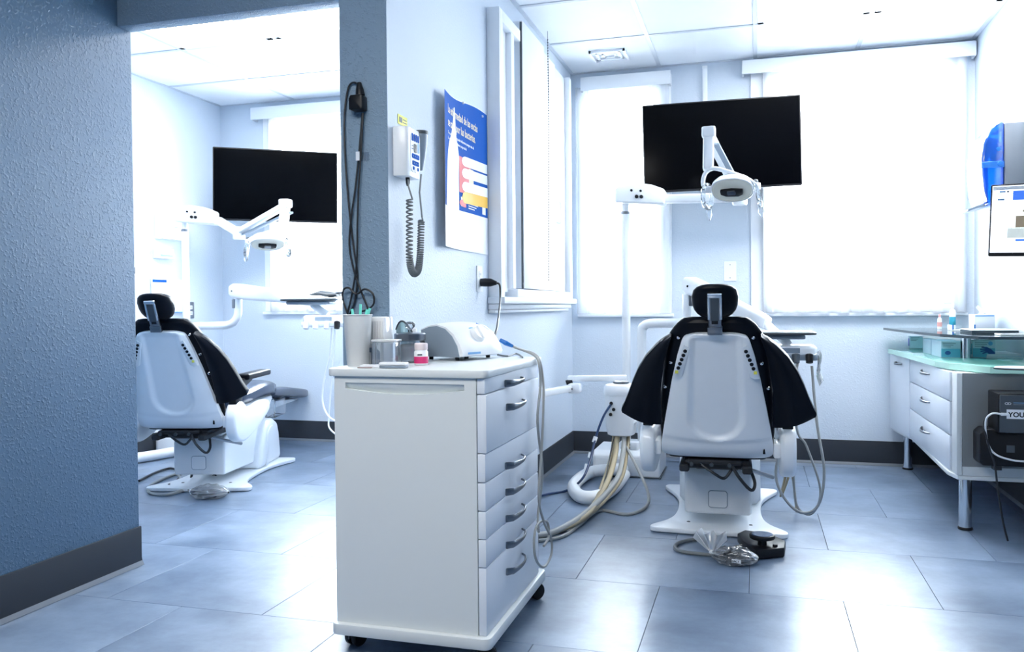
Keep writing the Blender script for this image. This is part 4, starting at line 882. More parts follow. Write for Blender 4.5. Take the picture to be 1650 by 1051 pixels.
# glove boxes on the green counter
def glove_box(label, px, py, pl, pr, h, mf, ms, kind, grp=None):
    a = W(px, py, z=ZG); x0, y0 = a.x, a.y
    y1 = W(pl, py-6, x=x0).y; x1 = W(pr, py, y=y0).x
    t = thing('glove_box', label, 'box', (x0, y0, ZG+.0005), group=grp)
    obj('carton', MB().box(x0, x1, y0, y1, ZG+.001, ZG+h), BOXP, t, bevel=.0015, seg=1)
    w = x1-x0; d = y1-y0
    f = obj('front_print', MB().box(x0+.002, x1-.002, y0-.0008, y0-.0001, ZG+.004, ZG+h*.55), mf, t)
    obj('side_print', MB().box(x0-.0008, x0-.0001, y0+d*.08, y1-d*.08, ZG+h*.2, ZG+h*.8), ms, t)
    for k in range(3): obj('print_line', MB().box(x0+.1*w, x0+w*(.75-.12*k), y0-.0012, y0-.0002, ZG+h*(.84-.1*k), ZG+h*(.88-.1*k)), GREY, t)
    if kind == 'thumb': obj('print_patch', MB().prism([(x0+w*.2+.3*w*.5*(1+math.cos(q)), ZG+h*(.3+.12*math.sin(q))) for q in [j*PI/6 for j in range(12)]], 'y', y0-.0014, y0-.0009), GLOVEB, t)
    if kind == 'hand':
        S = lambda u, v: (x0+w*u, ZG+h*v)
        hand = [(.95, .08), (.98, .30), (.80, .52), (.62, .62), (.40, .64), (.38, .58), (.56, .54), (.33, .52), (.32, .46), (.55, .46), (.34, .40), (.35, .34), (.57, .38), (.42, .28), (.45, .23), (.64, .31), (.72, .22), (.80, .08)]
        obj('hand_print', MB().prism([S(*q) for q in hand], 'y', y0-.0014, y0-.0009), GLOVEB, t)
        obj('print_patch', MB().prism([S(.78+.1*math.cos(j*PI/8), .82+.12*math.sin(j*PI/8)) for j in range(16)], 'y', y0-.0014, y0-.0009), BLUEL, t)
    return t
glove_box('pale glove box with a violet end, nearest the back wall', 1466, 562, 1457, 1487, .076, BOXP, BOXV, 'plain')
glove_box('pale narrow glove box touching the wide teal one', 1500, 572, 1487, 1512, .080, BOXP, BOXP, 'plain')
glove_box('wide teal and pale glove box left of the near chrome post', 1516, 577, 1501, 1548, .084, BOXT, BOXP, 'thumb')
glove_box('teal glove box printed with a dark blue hand', 1567, 577, 1563, 1604, .088, BOXT, BOXT, 'hand')
# papers, folders and oddments on the counter
p = W(1585, 578, z=ZG)
for k, (dx, dy, w, d, h, z, m, nm, lb, ct) in enumerate(((.075, .16, .14, .2, .012, 0, GREYD, 'clipboard', 'dark clipboard lying under the papers at the counter back', 'clipboard'), (.085, .17, .12, .16, .008, .0125, PAPER, 'paper_stack', 'white papers on the dark clipboard', 'papers'),
        (.02, .03, .20, .14, .010, 0, BOXP, 'notebook', 'pale blue notebook on the green counter behind the white pad', 'notebook'), (.022, .034, .19, .13, .009, .0105, PAPER, 'booklet', 'white booklet lying on the pale blue notebook', 'booklet'))):
    x, y, zz_ = p.x+dx, p.y+dy, ZG+.0006+z
    t = thing(nm, lb, ct, (x+w/2, y+d/2, zz_))
    if nm in ('notebook', 'booklet'):
        obj('pages', MB().box(x+.003, x+w-.003, y+.003, y+d-.003, zz_+.0015, zz_+h-.0015), PAPER, t); obj('cover', MB().box(x, x+w, y, y+d, zz_+h-.0014, zz_+h), m, t); obj('cover', MB().box(x, x+w, y, y+d, zz_, zz_+.0014), m, t)
    elif nm == 'clipboard':
        obj('board', MB().box(x, x+w, y, y+d, zz_, zz_+.006), m, t); obj('clip', MB().box(x+.002, x+.02, y+.06, y+.14, zz_+.0061, zz_+.012), STEEL, t)
    else:
        for q in range(3): obj('sheet', MB().box(x+.004*q, x+w-.003*q, y+.003*q, y+d, zz_+.0025*q, zz_+.0025*q+.002), m, t)
pc_ = W(1652, 596, z=ZG)
t = thing('mouse_pad', 'white rounded mouse pad with a black rim on counter', 'mouse pad', (pc_.x, pc_.y, ZG))
obj('rim', MB().prism([(pc_.x+.11*math.cos(j*PI/16), pc_.y+.07*math.sin(j*PI/16)+.02) for j in range(32)], 'z', ZG+.0005, ZG+.004), BLKP, t)
obj('top', MB().prism([(pc_.x+.107*math.cos(j*PI/16), pc_.y+.067*math.sin(j*PI/16)+.02) for j in range(32)], 'z', ZG+.0042, ZG+.010), WHITE, t, bevel=.003)
# on the raised shelf
ZS = .8512
p = W(1580, 537, z=ZS)
t = thing('teal_folder', 'flat folder with white cover and dark teal edge on raised shelf', 'folder', (p.x+.07, p.y+.1, ZS))
obj('cover', MB().box(p.x-.04, p.x+.17, p.y, p.y+.25, ZS+.013, ZS+.015), PAPER, t)
obj('pages', MB().box(p.x-.037, p.x+.165, p.y+.002, p.y+.245, ZS+.0005, ZS+.0128), TEALE, t)
p = W(1612, 541, z=ZS)
t = thing('thin_tablet', 'thin white edged tablet lying near the shelf front edge', 'tablet', (p.x+.08, p.y+.05, ZS))
obj('body', MB().prism([(p.x, p.y), (p.x+.16, p.y), (p.x+.16, p.y+.10), (p.x, p.y+.10)], 'z', ZS+.0005, ZS+.008), WHITE, t, bevel=.002)
obj('screen', MB().box(p.x+.008, p.x+.152, p.y+.008, p.y+.092, ZS+.0082, ZS+.0088), SCREEN, t)
p = W(1645, 524, z=ZS+.02)
t = thing('earmuff_headset', 'black headset standing at the right end of the raised shelf', 'headset', (p.x, p.y, ZS))
for k in (0, 1): obj('ear_cup', MB().lathe([(0, -.012), (.024, -.012), (.030, -.006), (.030, .006), (.022, .014), (0, .014)], 20, TR((p.x+.05*k, p.y+.03*k, ZS+.0315), ry=PI/2+.3)), BLKP, t)
obj('headband', MB().tube([(p.x, p.y, ZS+.055), (p.x+.005, p.y+.01, ZS+.08), (p.x+.03, p.y+.02, ZS+.095), (p.x+.055, p.y+.03, ZS+.08), (p.x+.05, p.y+.03, ZS+.055)], .005, 8, 4), BLKP, t)
def bottle(name, label, px, py, h, r, m, band, cat='bottle', pump=False):
    p = Vector((px, py, ZS)); t = thing(name, label, cat, (p.x, p.y, ZS))
    obj('body', MB().lathe([(0, .001), (r, .001), (r, h*.62), (r*.9, h*.70), (r*.4, h*.76), (r*.4, h*.8)], 20, o=(p.x, p.y, ZS)), m, t)
    obj('label_band', MB().lathe([(r+.0003, h*.16), (r+.001, h*.17), (r+.001, h*.45), (r+.0003, h*.46)], 20, o=(p.x, p.y, ZS)), band, t)
    c = obj('cap', MB().lathe([(r*.5, h*.78), (r*.52, h*.95), (r*.3, h), (0, h)], 16, o=(p.x, p.y, ZS)), band if not pump else WHITE, t)
    if pump: obj('nozzle', MB().tube([(p.x, p.y, ZS+h*.97), (p.x-.02, p.y-.01, ZS+h), (p.x-.045, p.y-.02, ZS+h*.97)], .006, 8, 3), m, c)
bottle('spray_bottle', 'white pump bottle with a teal band on the raised shelf', 1.06, 5.22, .15, .016, WHITE, mat('teal_band', (.02, .30, .42), .4), pump=True)
bottle('small_bottle', 'small white bottle with a pale red band, left of the pump bottle', 1.00, 5.25, .085, .012, WHITE, mat('pale_red_band', (.75, .38, .36), .4))
p = Vector((1.12, 4.95, ZS))
t = thing('tissue_box', 'white tissue box behind the bottles on the raised shelf', 'box', (p.x+.04, p.y+.1, ZS))
obj('carton', MB().box(p.x, p.x+.10, p.y+.05, p.y+.17, ZS+.0005, ZS+.085), PAPER, t, bevel=.003)
obj('side_print', MB().box(p.x+.005, p.x+.095, p.y+.049, p.y+.0498, ZS+.074, ZS+.080), BLUEL, t)
obj('tissue', MB().grid(lambda u, v: (p.x+.03+.04*u+.008*math.sin(v*6), p.y+.11+.02*math.sin(u*7)*v, ZS+.085+.05*v*(.7+.3*math.sin(u*5+1))), 10, 6, (0, .001, 0)), PAPER, t)
t = thing('paper_tray', 'low white paper tray with blue corners on the shelf', 'tray', (p.x-.06, p.y+.05, ZS))
obj('tray_base', MB().box(p.x-.12, p.x-.01, p.y-.02, p.y+.10, ZS+.0005, ZS+.004), WHITE, t, bevel=.001, seg=1)
for a, b in ((p.x-.12, p.x-.117), (p.x-.013, p.x-.01)): obj('tray_side', MB().box(a, b, p.y-.02, p.y+.10, ZS+.0042, ZS+.030), WHITE, t)
for a in (p.x-.1205, p.x-.0165): obj('corner', MB().box(a, a+.007, p.y-.0215, p.y-.0205, ZS+.005, ZS+.032), BLUEP, t)
# hanging computer and lower box on the knee panel
yk = 4.055
a, b = W(1608, 634, y=yk-.16), W(1655, 700, y=yk-.16)
t = thing('desktop_computer', 'black desktop computer hung under the counter with a lettered label', 'computer', (a.x+.1, yk-.08, b.z))
obj('case', MB().box(a.x, a.x+.22, yk-.158, yk-.001, b.z, a.z), BLKP, t, bevel=.006)
obj('front_panel', MB().box(a.x+.006, a.x+.214, yk-.1625, yk-.1582, b.z+.004, a.z-.006), GREYD, t, bevel=.002, seg=1)
lp = W(1622, 660, y=yk-.163); lq = W(1660, 676, y=yk-.163)
lab = obj('name_label', MB().box(lp.x, lp.x+.115, yk-.1636, yk-.1626, lq.z, lp.z), PAPER, t)
text('label_text', 'YOUSEF', .028, frame((lp.x+.006, yk-.1641, lq.z+.008), (1, 0, 0), (0, 0, 1), (0, -1, 0)), BLKP, lab, .0003, bold=.0008)
em = W(1622, 652, y=yk-.163)
for k in range(2): obj('emblem_ring', MB().tube([(em.x+.010*k+.006*math.cos(j*PI/8), yk-.1635, em.z+.004+.004*math.sin(j*PI/8)) for j in range(16)], .0009, 5, 0, True), PAPER, t)
obj('print_line', MB().box(em.x+.025, em.x+.09, yk-.1635, yk-.1626, em.z+.006, em.z+.0085), BLUEL, t); obj('print_line', MB().box(em.x+.025, em.x+.09, yk-.1635, yk-.1626, em.z-.001, em.z+.001), GREY, t)
a, b = W(1579, 692, y=yk-.12), W(1660, 754, y=yk-.12)
t = thing('black_power_box', 'black rounded box mounted below the hanging computer', 'power box', (a.x+.1, yk-.06, b.z))
obj('shell', MB().prism([(a.x+.012, b.z), (a.x, b.z+.012), (a.x, a.z-.02), (a.x+.02, a.z), (a.x+.27, a.z), (a.x+.27, b.z)], 'y', yk-.118, yk-.001), BLKP, t, bevel=.005)
obj('latch', MB().box(a.x+.055, a.x+.085, yk-.11, yk-.07, b.z-.018, b.z-.0005), BLKM, t)
obj('socket', MB().box(a.x+.10, a.x+.13, yk-.1215, yk-.1182, b.z+.06, b.z+.09), GREYD, t)
wc = yk-.17
tube('white_usb_cable', [W(1614, 668, y=wc), W(1598, 667, y=wc), W(1588, 680, y=wc), W(1592, 715, y=wc+.02), W(1605, 733, y=wc+.02), W(1632, 742, y=wc+.02), W(1655, 744, y=wc+.02)], .004, HOSEW, 'white cable looping across the black boxes under the counter', 'cable')
pu = W(1618, 668, y=wc); solo('white_usb_plug', MB().box(pu.x-.012, pu.x+.012, wc-.005, wc+.005, pu.z-.006, pu.z+.006), HOSEW, 'white plug in the front of the hanging computer', 'plug', bevel=.002)
tube('black_drop_cable', [W(1600, 666, y=wc+.01), W(1588, 675, y=wc+.01), W(1586, 690, y=wc+.01), W(1595, 725, y=wc), W(1603, 750, y=wc), W(1608, 790, y=wc), W(1616, 840, y=wc), W(1624, 872, y=wc)], .004, WIRE, 'black cable dropping from the hanging computer toward the floor', 'cable')
# monitor on an arm
TL, BL = W(1597, 298, y=3.62), W(1602, 413, y=3.62)
t = thing('computer_monitor', 'black rimmed computer monitor at the right edge showing a room photo', 'monitor', TL, math.radians(-24), world=False)
Mm = Matrix.Rotation(math.radians(2.2), 4, 'Y'); w, h = .46, TL.z-BL.z
obj('bezel', MB().prism(rrect(0, w, -h, 0, .004, 2), 'y', 0, .022, Mm), BLKP, t, bevel=.002, seg=1)
sc = obj('screen', MB().box(.006, w-.006, -.0012, -.0001, -h+.014, -.006, Mm), SCRW, t)
for nm, x0, x1, z0, z1, m in (('menu_bar', .008, w-.008, -.022, -.009, PRINTW), ('toolbar_line', .008, w-.008, -.037, -.0355, GREY), ('blue_banner', .075, .40, -.062, -.027, SCRB), ('photo_wall', .062, .33, -.170, -.066, SCRL), ('photo_floor', .062, .33, -.205, -.165, SCRG), ('photo_chair', .088, .12, -.165, -.122, SCRC), ('photo_light', .11, .135, -.108, -.10, SCRC), ('photo_shelf', .13, .22, -.125, -.085, SCRW),
        ('blue_strip', .09, .36, -.217, -.209, SCRB), ('side_item', .025, .048, -.062, -.055, BLUEL), ('side_text', .016, .055, -.212, -.211, GREY), ('side_text', .016, .055, -.222, -.221, GREY), ('side_text', .016, .05, -.232, -.231, GREY), ('banner_mark', .128, .135, -.058, -.040, PRINTW), ('toolbar_icon', .03, .05, -.032, -.026, BLUEL), ('toolbar_icon', .055, .062, -.032, -.026, GREYD)):
    dpt = {'photo_chair': .0008, 'photo_light': .0008, 'photo_shelf': .0006, 'banner_mark': .0008}.get(nm, .0004)
    obj(nm, MB().box(x0, x1, -.0013-dpt, -.00121, z0, z1, Mm), m, sc)
obj('back_shell', MB().prism(rrect(.08, w-.08, -h+.05, -.05, .02), 'y', .0225, .045, Mm), BLKP, t, bevel=.01)
obj('arm', MB().tube([(.23, .046, -.15), (.25, .12, -.16), (.33, .2, -.2), (.35, .24, -.32)], .016, 10, 4), BLKP, t)
obj('lead', MB().tube([(.17, .03, -h+.03), (.172, .035, -h-.02), (.168, .04, -h-.05), (.185, .06, -h-.07)], .003, 6, 4), REDP, t)
# towel dispenser on the right wall
t = thing('towel_dispenser', 'grey towel dispenser with translucent blue front on the right wall', 'dispenser', (1.15, 4.75, 1.46))
XB = XR-.001
obj('grey_case', MB().prism([(1.160, 1.475), (XB, 1.475), (XB, 1.872), (1.160, 1.872)], 'y', 4.60, 4.92), mat('dispenser_grey', (.20, .22, .25), .5), t, bevel=.008)
cov = [(1.1595, 1.880), (1.125, 1.872), (1.095, 1.84), (1.072, 1.78), (1.062, 1.70), (1.066, 1.62), (1.075, 1.54), (1.090, 1.485), (1.1595, 1.475)]
obj('blue_cover', MB().prism(cov, 'y', 4.60, 4.92), TOWEL, t, bevel=.012, seg=3)
obj('paper_roll', MB().lathe([(0, -.12), (.042, -.12), (.042, .12), (0, .12)], 24, TR((1.115, 4.76, 1.765), rx=PI/2)), PAPER, t)
obj('blue_bar', MB().box(1.060, 1.1585, 4.5935, 4.5985, 1.655, 1.685), BLUEP, t, bevel=.001, seg=1)
obj('lock', MB().lathe([(0, .004), (.012, .003), (.014, 0)], 16, TR((1.142, 4.593, 1.672), rx=PI/2)), BLUEP, t)
obj('hub', MB().lathe([(.006, .003), (.011, .002), (.011, 0)], 14, TR((1.135, 4.5985, 1.745), rx=PI/2)), BLUEP, t)
obj('tear_lip', MB().prism([(1.09, 1.474), (1.05, 1.466), (1.01, 1.452), (1.01, 1.462), (1.05, 1.480), (1.085, 1.487)], 'y', 4.64, 4.88), GREY, t, bevel=.002)
# ------------------------------------------------------------------ partition wall: poster, curing unit, cords
y0p, y1p = 3.085, 3.722; lift = lambda u: .0015+.032*max(0, 1-u/.40)**1.6+.004*math.sin(PI*u)
zt = lambda u: 1.852+.035*u-.006*math.sin(PI*u*2); zb = lambda u: 1.238
def PP(u, z, o=0): return (XP+lift(u)+o, y0p+(y1p-y0p)*u, z)
t = thing('tooth_care_poster', 'blue and white tooth care poster curling off the partition wall', 'poster', (XP, 3.45, 1.24))
def patch(name, u0, u1, f0, f1, m, o, par, nu=None):
    n = nu or max(2, int((u1-u0)*40))
    return obj(name, MB().grid(lambda u, v: PP(u0+(u1-u0)*u, f0(u)+(f1(u)-f0(u))*v, o), n, 6, (.0004, 0, 0)), m, par)
sheet = patch('sheet', 0, 1, lambda u: zb(u), lambda u: zt(u), PAPER, 0, t, 40)
zbl = lambda u: 1.400+.008*u
patch('blue_print', .002, .998, lambda u: zbl(u), lambda u: zt(u)-.003, BLUED, .0008, sheet, 40)
def ptext(name, body, size, u, z, m, o=.0016, sx=1):
    cu = bpy.data.curves.new(name, 'FONT'); cu.body = body; cu.size = size; cu.offset = .0009 if size > .03 else .0002; cu.resolution_u = 3; cu.extrude = .0002
    tt = bpy.data.objects.new(name, cu); COL.objects.link(tt); dg = bpy.context.evaluated_depsgraph_get(); me = bpy.data.meshes.new_from_object(tt.evaluated_get(dg))
    mb = MB().add([PP(u+v.co.x*sx/(y1p-y0p), z+v.co.y, o+v.co.z) for v in me.vertices], [tuple(p.vertices) for p in me.polygons])
    bpy.data.objects.remove(tt); bpy.data.meshes.remove(me); return obj(name, mb, m, sheet)
ptext('heading', 'La enfermedad de las encías', .047, .10, 1.775, BEIGEP, sx=.80)
ptext('heading', 'se causa por las bacterias.', .047, .10, 1.722, BEIGEP, sx=.80)
for k in range(2): ptext('small_text', 'Si no se tratan, las encías pueden inflamarse y sangrar cada día', .016, .10, 1.690-.022*k, PRINTW, sx=.92-.25*k)
# white glare on the curled left third, painted on as a tapered shape
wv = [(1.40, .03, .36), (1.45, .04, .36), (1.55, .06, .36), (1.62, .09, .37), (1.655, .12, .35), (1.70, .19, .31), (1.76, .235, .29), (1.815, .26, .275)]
obj('white_painted_glare', MB().grid(lambda u, v: PP(interp(1.40+.415*v, [(a, b) for a, b, c in wv])*(1-u)+interp(1.40+.415*v, [(a, c) for a, b, c in wv])*u, 1.40+.415*v, .0022), 8, 30, (.0003, 0, 0)), PRINTW, sheet)
def rbar(name, u0, u1, zc, h, m, o, slope=.0, sq=0):
    def fn(u, v):
        uu = u0+(u1-u0)*u; e = min(1, u*(u1-u0)/.07); k = h*(1 if sq else math.sqrt(max(0, 1-(1-e)**2)))
        return PP(uu, zc+slope*(uu-u0)+k*(v-.5), o)
    return obj(name, MB().grid(fn, 30, 3, (.0003, 0, 0)), m, sheet)
rbar('red_print', .37, .60, 1.555, .15, REDP, .0026, sq=1)
rbar('beige_print_strip', .56, .66, 1.545, .10, BEIGEP, .0030, sq=1)
for k, (u0, z, m) in enumerate(((.42, 1.615, PRINTW), (.42, 1.565, PRINTW), (.42, 1.508, PRINTW), (.42, 1.462, ORNG))): rbar('brush_print', u0, .985, z, .042 if k < 3 else .05, m, .0034, .028)
rbar('bristle_print', .37, .50, 1.437, .03, REDP, .0030)
patch('code_box', .40, .48, lambda u: 1.422, lambda u: 1.462, PRINTW, .0022, sheet); patch('code_box', .86, .94, lambda u: 1.418, lambda u: 1.458, PRINTW, .0022, sheet)
for k in range(4): patch('text_line', .55, .80-.04*k, lambda u: 1.452-.010*k, lambda u: 1.456-.010*k, PRINTW, .0022, sheet)
for u in (.46, .88): obj('pin', MB().lathe([(0, .006), (.005, .005), (.006, 0)], 10, TR(PP(u, 1.862, .0015), ry=PI/2)), WHITE, t)
# curing unit with coiled cord
xw = XP+.0008; yd0, yd1, zd0, zd1 = 2.665, 2.782, 1.450, 1.620
t = thing('curing_light_unit', 'white wall unit with blue keypad and grey hand wand on coiled cord', 'dental device', (XP, 2.76, 1.46))
D = .054; KY = (yd1-yd0)/.19
obj('housing', MB().prism([(xw, yd0), (xw+D*.6, yd0+.001), (xw+D*.92, yd0+.008), (xw+D, yd0+.02), (xw+D, yd1-.01), (xw+D-.008, yd1), (xw, yd1)], 'z', zd0, zd1), WHITE, t, bevel=.004)
fp = obj('key_panel', MB().prism(rrect(yd0+.03, yd1-.008, zd0+.018, zd1-.012, .018), 'x', xw+D+.0002, xw+D+.002), PRINTW, t)
def key(n_, y, z, w, h, m, r=.004):
    y = yd0+(y-yd0)*KY; w *= KY
    obj(n_, MB().prism(rrect(y-w/2, y+w/2, z-h/2, z+h/2, min(r, w/2.1, h/2.1), 2), 'x', xw+D+.002, xw+D+.0032), m, fp)
for k in range(4): key('key', yd0+.068+.028*k, zd1-.032, .020, .026, BLUED)
key('display', yd0+.107, zd1-.068, .040, .030, BLKP); key('key', yd0+.155, zd1-.064, .022, .034, BLUEL)
key('print_line', yd0+.07, zd1-.062, .02, .003, GREY, .001); key('print_line', yd0+.07, zd1-.072, .022, .003, GREY, .001)
key('key_band', yd0+.112, zd1-.096, .105, .016, BLUED); key('key_band', yd0+.112, zd1-.120, .095, .016, BLUED); key('key', yd0+.082, zd1-.138, .022, .012, BLUED); key('key', yd0+.146, zd1-.138, .022, .012, BLUED)
key('power_key', yd0+.114, zd1-.143, .024, .024, WHITE, .011)
for k in range(6): key('key_mark', yd0+.078+.013*k, zd1-.096-.024*(k % 2), .006, .004, PRINTW, .001)
cx_, cy_ = XP+.044, yd1+.033
wand = obj('hand_wand', MB().lathe([(0, 1.628), (.024, 1.627), (.025, 1.62), (.022, 1.58), (.016, 1.54), (.009, 1.505), (.006, 1.49), (0, 1.488)], 20, o=(cx_, cy_, 0)), GREY, t)
obj('wand_rim', MB().lathe([(.0255, 1.617), (.027, 1.622), (.026, 1.629), (0, 1.631)], 20, o=(cx_, cy_, 0)), GREYD, wand)
obj('holder', MB().box(XP+.001, cx_-.02, cy_-.012, cy_+.012, 1.56, 1.60), WHITE, t)
xp = XP+.055
cl = [W(660, 322, x=xp), W(660, 370, x=xp), W(660, 415, x=xp), W(663, 434, x=xp), W(668, 441, x=xp), W(674, 434, x=xp), W(677, 412, x=xp), W(678, 385, x=xp), W(679, 356, x=xp)]
ctr = spline(cl, 60); N = len(ctr); hel = []
Ls = [0]
for a, b in zip(ctr, ctr[1:]): Ls.append(Ls[-1]+(b-a).length)
tot = Ls[-1]; turns = 58
for i in range(0, N):
    T = (ctr[min(N-1, i+1)]-ctr[max(0, i-1)]).normalized(); A = Vector((1, 0, 0)); Bv = T.cross(A).normalized()
    u = Ls[i]/tot; ph = turns*2*PI*(u**1.0 if u > .25 else u*.75+.0625*(u/.25))
    hel.append((ctr[i], A, Bv, u))
hp_ = []
for q in range(turns*9):
    u = q/(turns*9-1); f = u*(N-1); i = int(f); i2 = min(N-1, i+1); c = hel[i][0].lerp(hel[i2][0], f-i); ph = q/9*2*PI
    hp_.append(c+hel[i][1]*.0105*math.cos(ph)+hel[i][2]*.0105*math.sin(ph))
cc = obj('coiled_cord', MB().tube([W(657, 286, x=xp-.02), W(658, 300, x=xp-.01)]+hp_+[W(680, 350, x=xp), W(676, 310, x=xp), Vector((cx_, cy_, 1.475))], .0032, 5), WIREG, t)
obj('strain_relief', MB().lathe([(.004, -.03), (.007, -.02), (.008, 0)], 10, o=W(657, 286, x=xp-.02)), BLKP, t)
p, q = W(641, 183, x=XP+.001), W(656, 199, x=XP+.001)
t = thing('warning_label', 'small yellow warning label on the wall above the curing unit', 'label', (XP, (p.y+q.y)/2, q.z))
yl = obj('label_sheet', MB().box(XP+.0005, XP+.002, p.y, q.y, p.z-.034, p.z, ), YEL, t)
obj('label_mark', MB().box(XP+.002, XP+.0026, p.y+.01, p.y+.035, p.z-.026, p.z-.008), GREYD, yl)
for k in range(2): obj('label_line', MB().box(XP+.002, XP+.0026, p.y+.042, q.y-.008, p.z-.024+.01*k, p.z-.021+.01*k), GREYD, yl)
# column: adapter and dangling leads
yc = YO-.009
p = W(583, 169, y=YO)
t = thing('power_adapter', 'black plug and adapter on the shaded column face', 'adapter', (p.x, YO, p.z))
obj('adapter_body', MB().prism(rrect(p.x-.026, p.x+.022, p.z-.026, p.z+.026, .008), 'y', YO-.045, YO-.0005), BLKP, t, bevel=.006)
obj('side_wing', MB().box(p.x-.034, p.x-.0265, YO-.03, YO-.001, p.z-.02, p.z+.02), BLKP, t, bevel=.002)
obj('plug', MB().tube([(p.x+.004, YO-.02, p.z+.027), (p.x+.003, YO-.02, p.z+.045), (p.x, YO-.018, p.z+.07)], [.016, .014, .008], 10), BLKP, t)
C1 = [(578, 142), (572, 133), (562, 140), (556, 175), (555, 220), (558, 280), (563, 340), (570, 400), (576, 445), (572, 485), (563, 508)]
C2 = [(584, 182), (580, 230), (573, 300), (566, 350), (563, 395), (570, 435), (580, 465), (592, 495), (597, 510)]
C3 = [(585, 182), (582, 240), (578, 300), (576, 360), (575, 420), (568, 470), (560, 505)]
C4 = [(562, 510), (553, 485), (553, 468), (562, 464), (574, 474), (588, 466), (601, 474), (602, 490), (592, 499), (583, 502)]
for k, (cpts, lb) in enumerate(((C1, 'black lead arching over the left side of the shaded column'), (C2, 'black lead curving right behind the cup on the column'), (C3, 'straight black lead hanging mid column'), (C4, 'black lead coiled at the foot of the hanging leads'))):
    tube('black_lead', [W(*q, y=yc-.004*k) for q in cpts], .0034, WIRE, lb, 'lead')
a, b = W(575, 245, y=yc-.013), W(580, 259, y=yc-.013)
solo('lead_tag', MB().box(a.x-.001, b.x+.001, yc-.019, yc-.0165, b.z, a.z), PAPER, 'white paper tag wrapped on the hanging black leads', 'tag')
a, b = W(580, 246, y=YO), W(595, 259, y=YO)
solo('tape_strip', MB().box(a.x, b.x, YO-.0012, YO-.0004, b.z, a.z), CLEAR, 'clear tape strip on the shaded column beside the tag', 'tape')
# far left wall papers and dispensers
def wallbox(label, y0, y1, z0, z1, d, m, name, cat, extra):
    t = thing(name, label, cat, (XF, (y0+y1)/2, z0))
    b = obj('panel', MB().box(XF+.0008, XF+d, y0, y1, z0, z1), m, t, bevel=.002, seg=1)
    for nm, a0, a1, b0, b1, mm in extra: obj(nm, MB().box(XF+d+.0001, XF+d+.002, y0+(y1-y0)*a0, y0+(y1-y0)*a1, z0+(z1-z0)*b0, z0+(z1-z0)*b1), mm, b)
pz = lambda px, py: W(px, py, x=XF+.02)
a, b = pz(246, 449), pz(298, 504)
wallbox('white wall chart with a blue header above the left headrest', a.y, b.y, b.z, a.z, .012, PAPER, 'wall_chart', 'chart', [('header', .02, .45, .90, .98, BLUED), ('footer', 0, 1, .0, .03, BLUEL), ('sketch', .15, .3, .55, .62, BEIGEP), ('sketch', .45, .55, .5, .6, PINKC), ('sketch', .7, .8, .52, .62, PINKC)])
a, b = pz(252, 345), pz(285, 388)
wallbox('two tier white wall dispenser behind the left pole', a.y, b.y, b.z, a.z, .07, WHITE, 'wall_dispenser', 'dispenser', [('slot', .1, .9, .5, .53, GREY), ('slot', .2, .8, .04, .06, BLUEL)])
a, b = pz(250, 400), pz(275, 418)
wallbox('small white wall box with a blue strip under the two tier dispenser', a.y, b.y, b.z, a.z, .05, WHITE, 'wall_box', 'box', [('strip', .1, .9, .2, .4, BLUEL)])
plate('light_switch', 'dark light switch on the far left wall by the opening', W(214, 436, x=XF), (1, 0, 0), 0, .05, .08, 'switch')
# foot controls, bags and leads on the floor
def bagged(label, c, rz, S, tag):
    t = thing('bagged_foot_pedal', label, 'foot pedal', (c[0], c[1], 0), rz, world=False)
    rnd = random.Random(int(c[0]*1000))
    obj('pedal', MB().loft([sring(0, 0, z, .062*r*S, .040*r*S, 2.4, 28) for z, r in ((.006, .75), (.010, .98), (.022, 1), (.032, .9), (.036, .6))]), BLKM, t, bevel=0)
    ph = [rnd.random()*6 for _ in range(4)]
    def film(u, v):
        a = u*2*PI; x = -.085+.175*v; e = math.sin(PI*min(1, .06+v*.93))**.55
        cr_ = 1+.16*math.sin(9*a+ph[0]+6*v)+.10*math.sin(17*a+ph[1])+.07*math.sin(31*v+5*a)
        return (x*S, .058*e*cr_*math.cos(a)*S, max(.0015, (.026+.030*e*cr_*math.sin(a))*S))
    obj('bag_film', MB().grid(film, 90, 26), BAG if tag else FILM, t)
    def fan(u, v):
        a = -1.15+2.3*u; r = .012+.125*v*(.8+.2*math.sin(5*u+ph[2])); pl = .012*v*math.sin(26*u+ph[3])
        return ((-.090+r*math.sin(a)*.75-.02*v)*S, (.02*v+pl*1.2)*S, max(.002, .028+.088*v*math.cos(a*.80)*(.9+.1*math.sin(9*u))+pl*.5)*S)
    if tag: obj('bag_mouth', MB().grid(fan, 60, 10), FILM, t)
    obj('bag_knot', MB().lathe([(.006*S, -.012), (.010*S, -.005), (.010*S, .005), (.006*S, .012)], 12, TR((-.088*S, 0, .028*S), ry=PI/2)), FROST, t)
    if tag:
        lb = obj('pedal_tag', MB().box(.005, .040, -.0620, -.0605, .018, .032), PAPER, t)
        text('tag_text', 'LACT', .0105, frame((.008, -.0622, .0212), (1, 0, 0), (0, 0, 1), (0, -1, 0)), BLKP, lb, .0002, bold=.0003)
    return t
c1 = W(1184, 903, z=.01)
bagged('dark foot pedal wrapped in a knotted clear bag, right chair', c1, math.radians(-14), 1.0, True)
tube('pedal_lead', [W(1150, 868, z=.012), W(1115, 870, z=.008), W(1094, 875, z=.008), W(1088, 882, z=.008), W(1098, 889, z=.008), W(1130, 893, z=.008), W(1158, 896, z=.010)], .0075, WIREG, 'dark grey lead looping left from the bagged pedal', 'lead')
t = thing('foot_control', 'black foot control with a round disc pedal beside the bag', 'foot control', W(1230, 885, z=0))
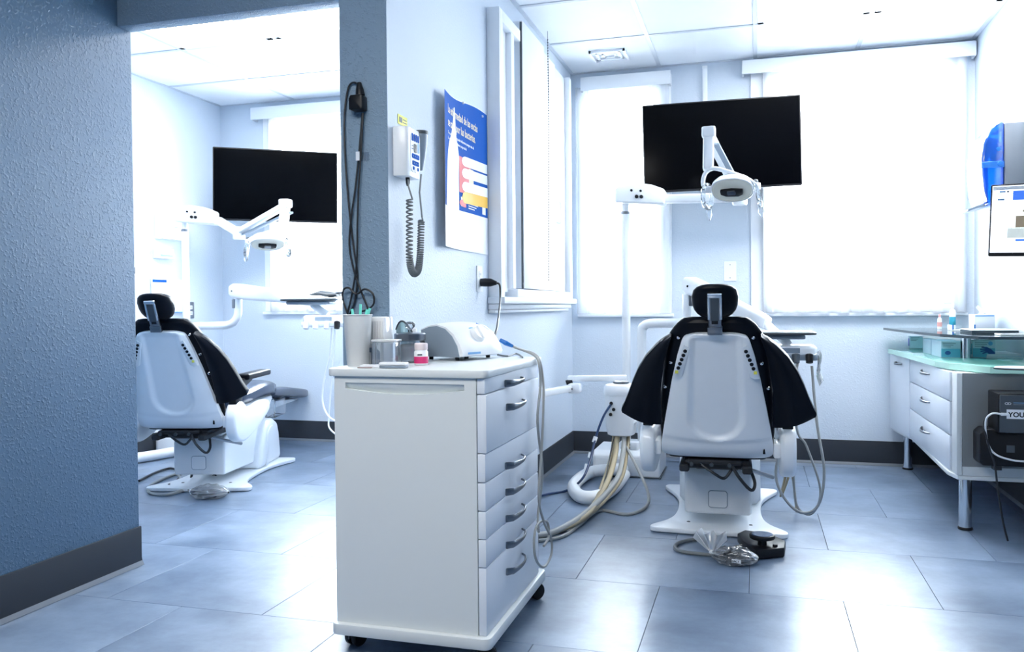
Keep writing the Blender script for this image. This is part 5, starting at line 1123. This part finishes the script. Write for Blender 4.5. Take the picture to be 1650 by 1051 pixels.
fpts = [W(x, y, z=0.002) for x, y in ((1218, 903), (1264, 898), (1266, 886), (1240, 874), (1200, 868), (1188, 874), (1196, 886))]
obj('body', MB().prism([(p.x, p.y) for p in fpts], 'z', .002, .040), BLKP, t, bevel=.006)
dc = W(1228, 863, z=.075)
obj('stem', MB().lathe([(.018, .040), (.016, .066)], 16, o=(dc.x, dc.y-.01, 0)), BLKP, t)
ds = obj('disc', MB().lathe([(0, .066), (.046, .066), (.050, .070), (.050, .080), (.046, .083), (0, .083)], 32, o=(dc.x, dc.y-.01, 0)), BLKP, t, bevel=.001)
obj('disc_label', MB().lathe([(.041, .0832), (.040, .0842), (0, .0842)], 32, o=(dc.x, dc.y-.01, 0)), mat('disc_label_navy', (.03, .07, .17), .12, spec=.6), ds)
kb = W(1249, 879, z=.045); obj('button', MB().lathe([(0, .050), (.008, .049), (.010, .0445), (.010, .040)], 16, o=(kb.x, kb.y, 0)), BLKP, t)
tube('pedal_link_lead', [W(1195, 880, z=.03), W(1185, 882, z=.035), W(1175, 888, z=.05), W(1168, 893, z=.05)], .006, WIRE, 'short black cord between the foot control and bag', 'cord')
c2 = W(338, 799, z=.01)
bagged('foot pedal in a crumpled clear bag at the left chair base', c2, math.radians(10), 1.15, False)
tube('beige_floor_lead', [W(345, 768, z=.02), W(335, 770, z=.012), W(300, 788, z=.01), (W(270, 797, z=.008)), W(243, 795, z=.008), W(240, 785, z=.008), W(262, 772, z=.008), W(285, 765, z=.01), W(292, 775, z=.01), W(305, 790, z=.012)], .0085, HOSEG, 'grey beige lead lying in a wide loop left of the bag', 'lead')
tube('black_floor_lead', [W(224, 775, z=.008), W(250, 762, z=.008), W(275, 755, z=.008), W(290, 762, z=.012), W(285, 775, z=.008), W(272, 782, z=.02), W(288, 784, z=.008), W(305, 776, z=.01), W(312, 757, z=.05), W(325, 750, z=.06), W(338, 757, z=.04), W(348, 768, z=.02)], .007, WIRE, 'black lead knotted and arched beside the crumpled bag', 'lead')
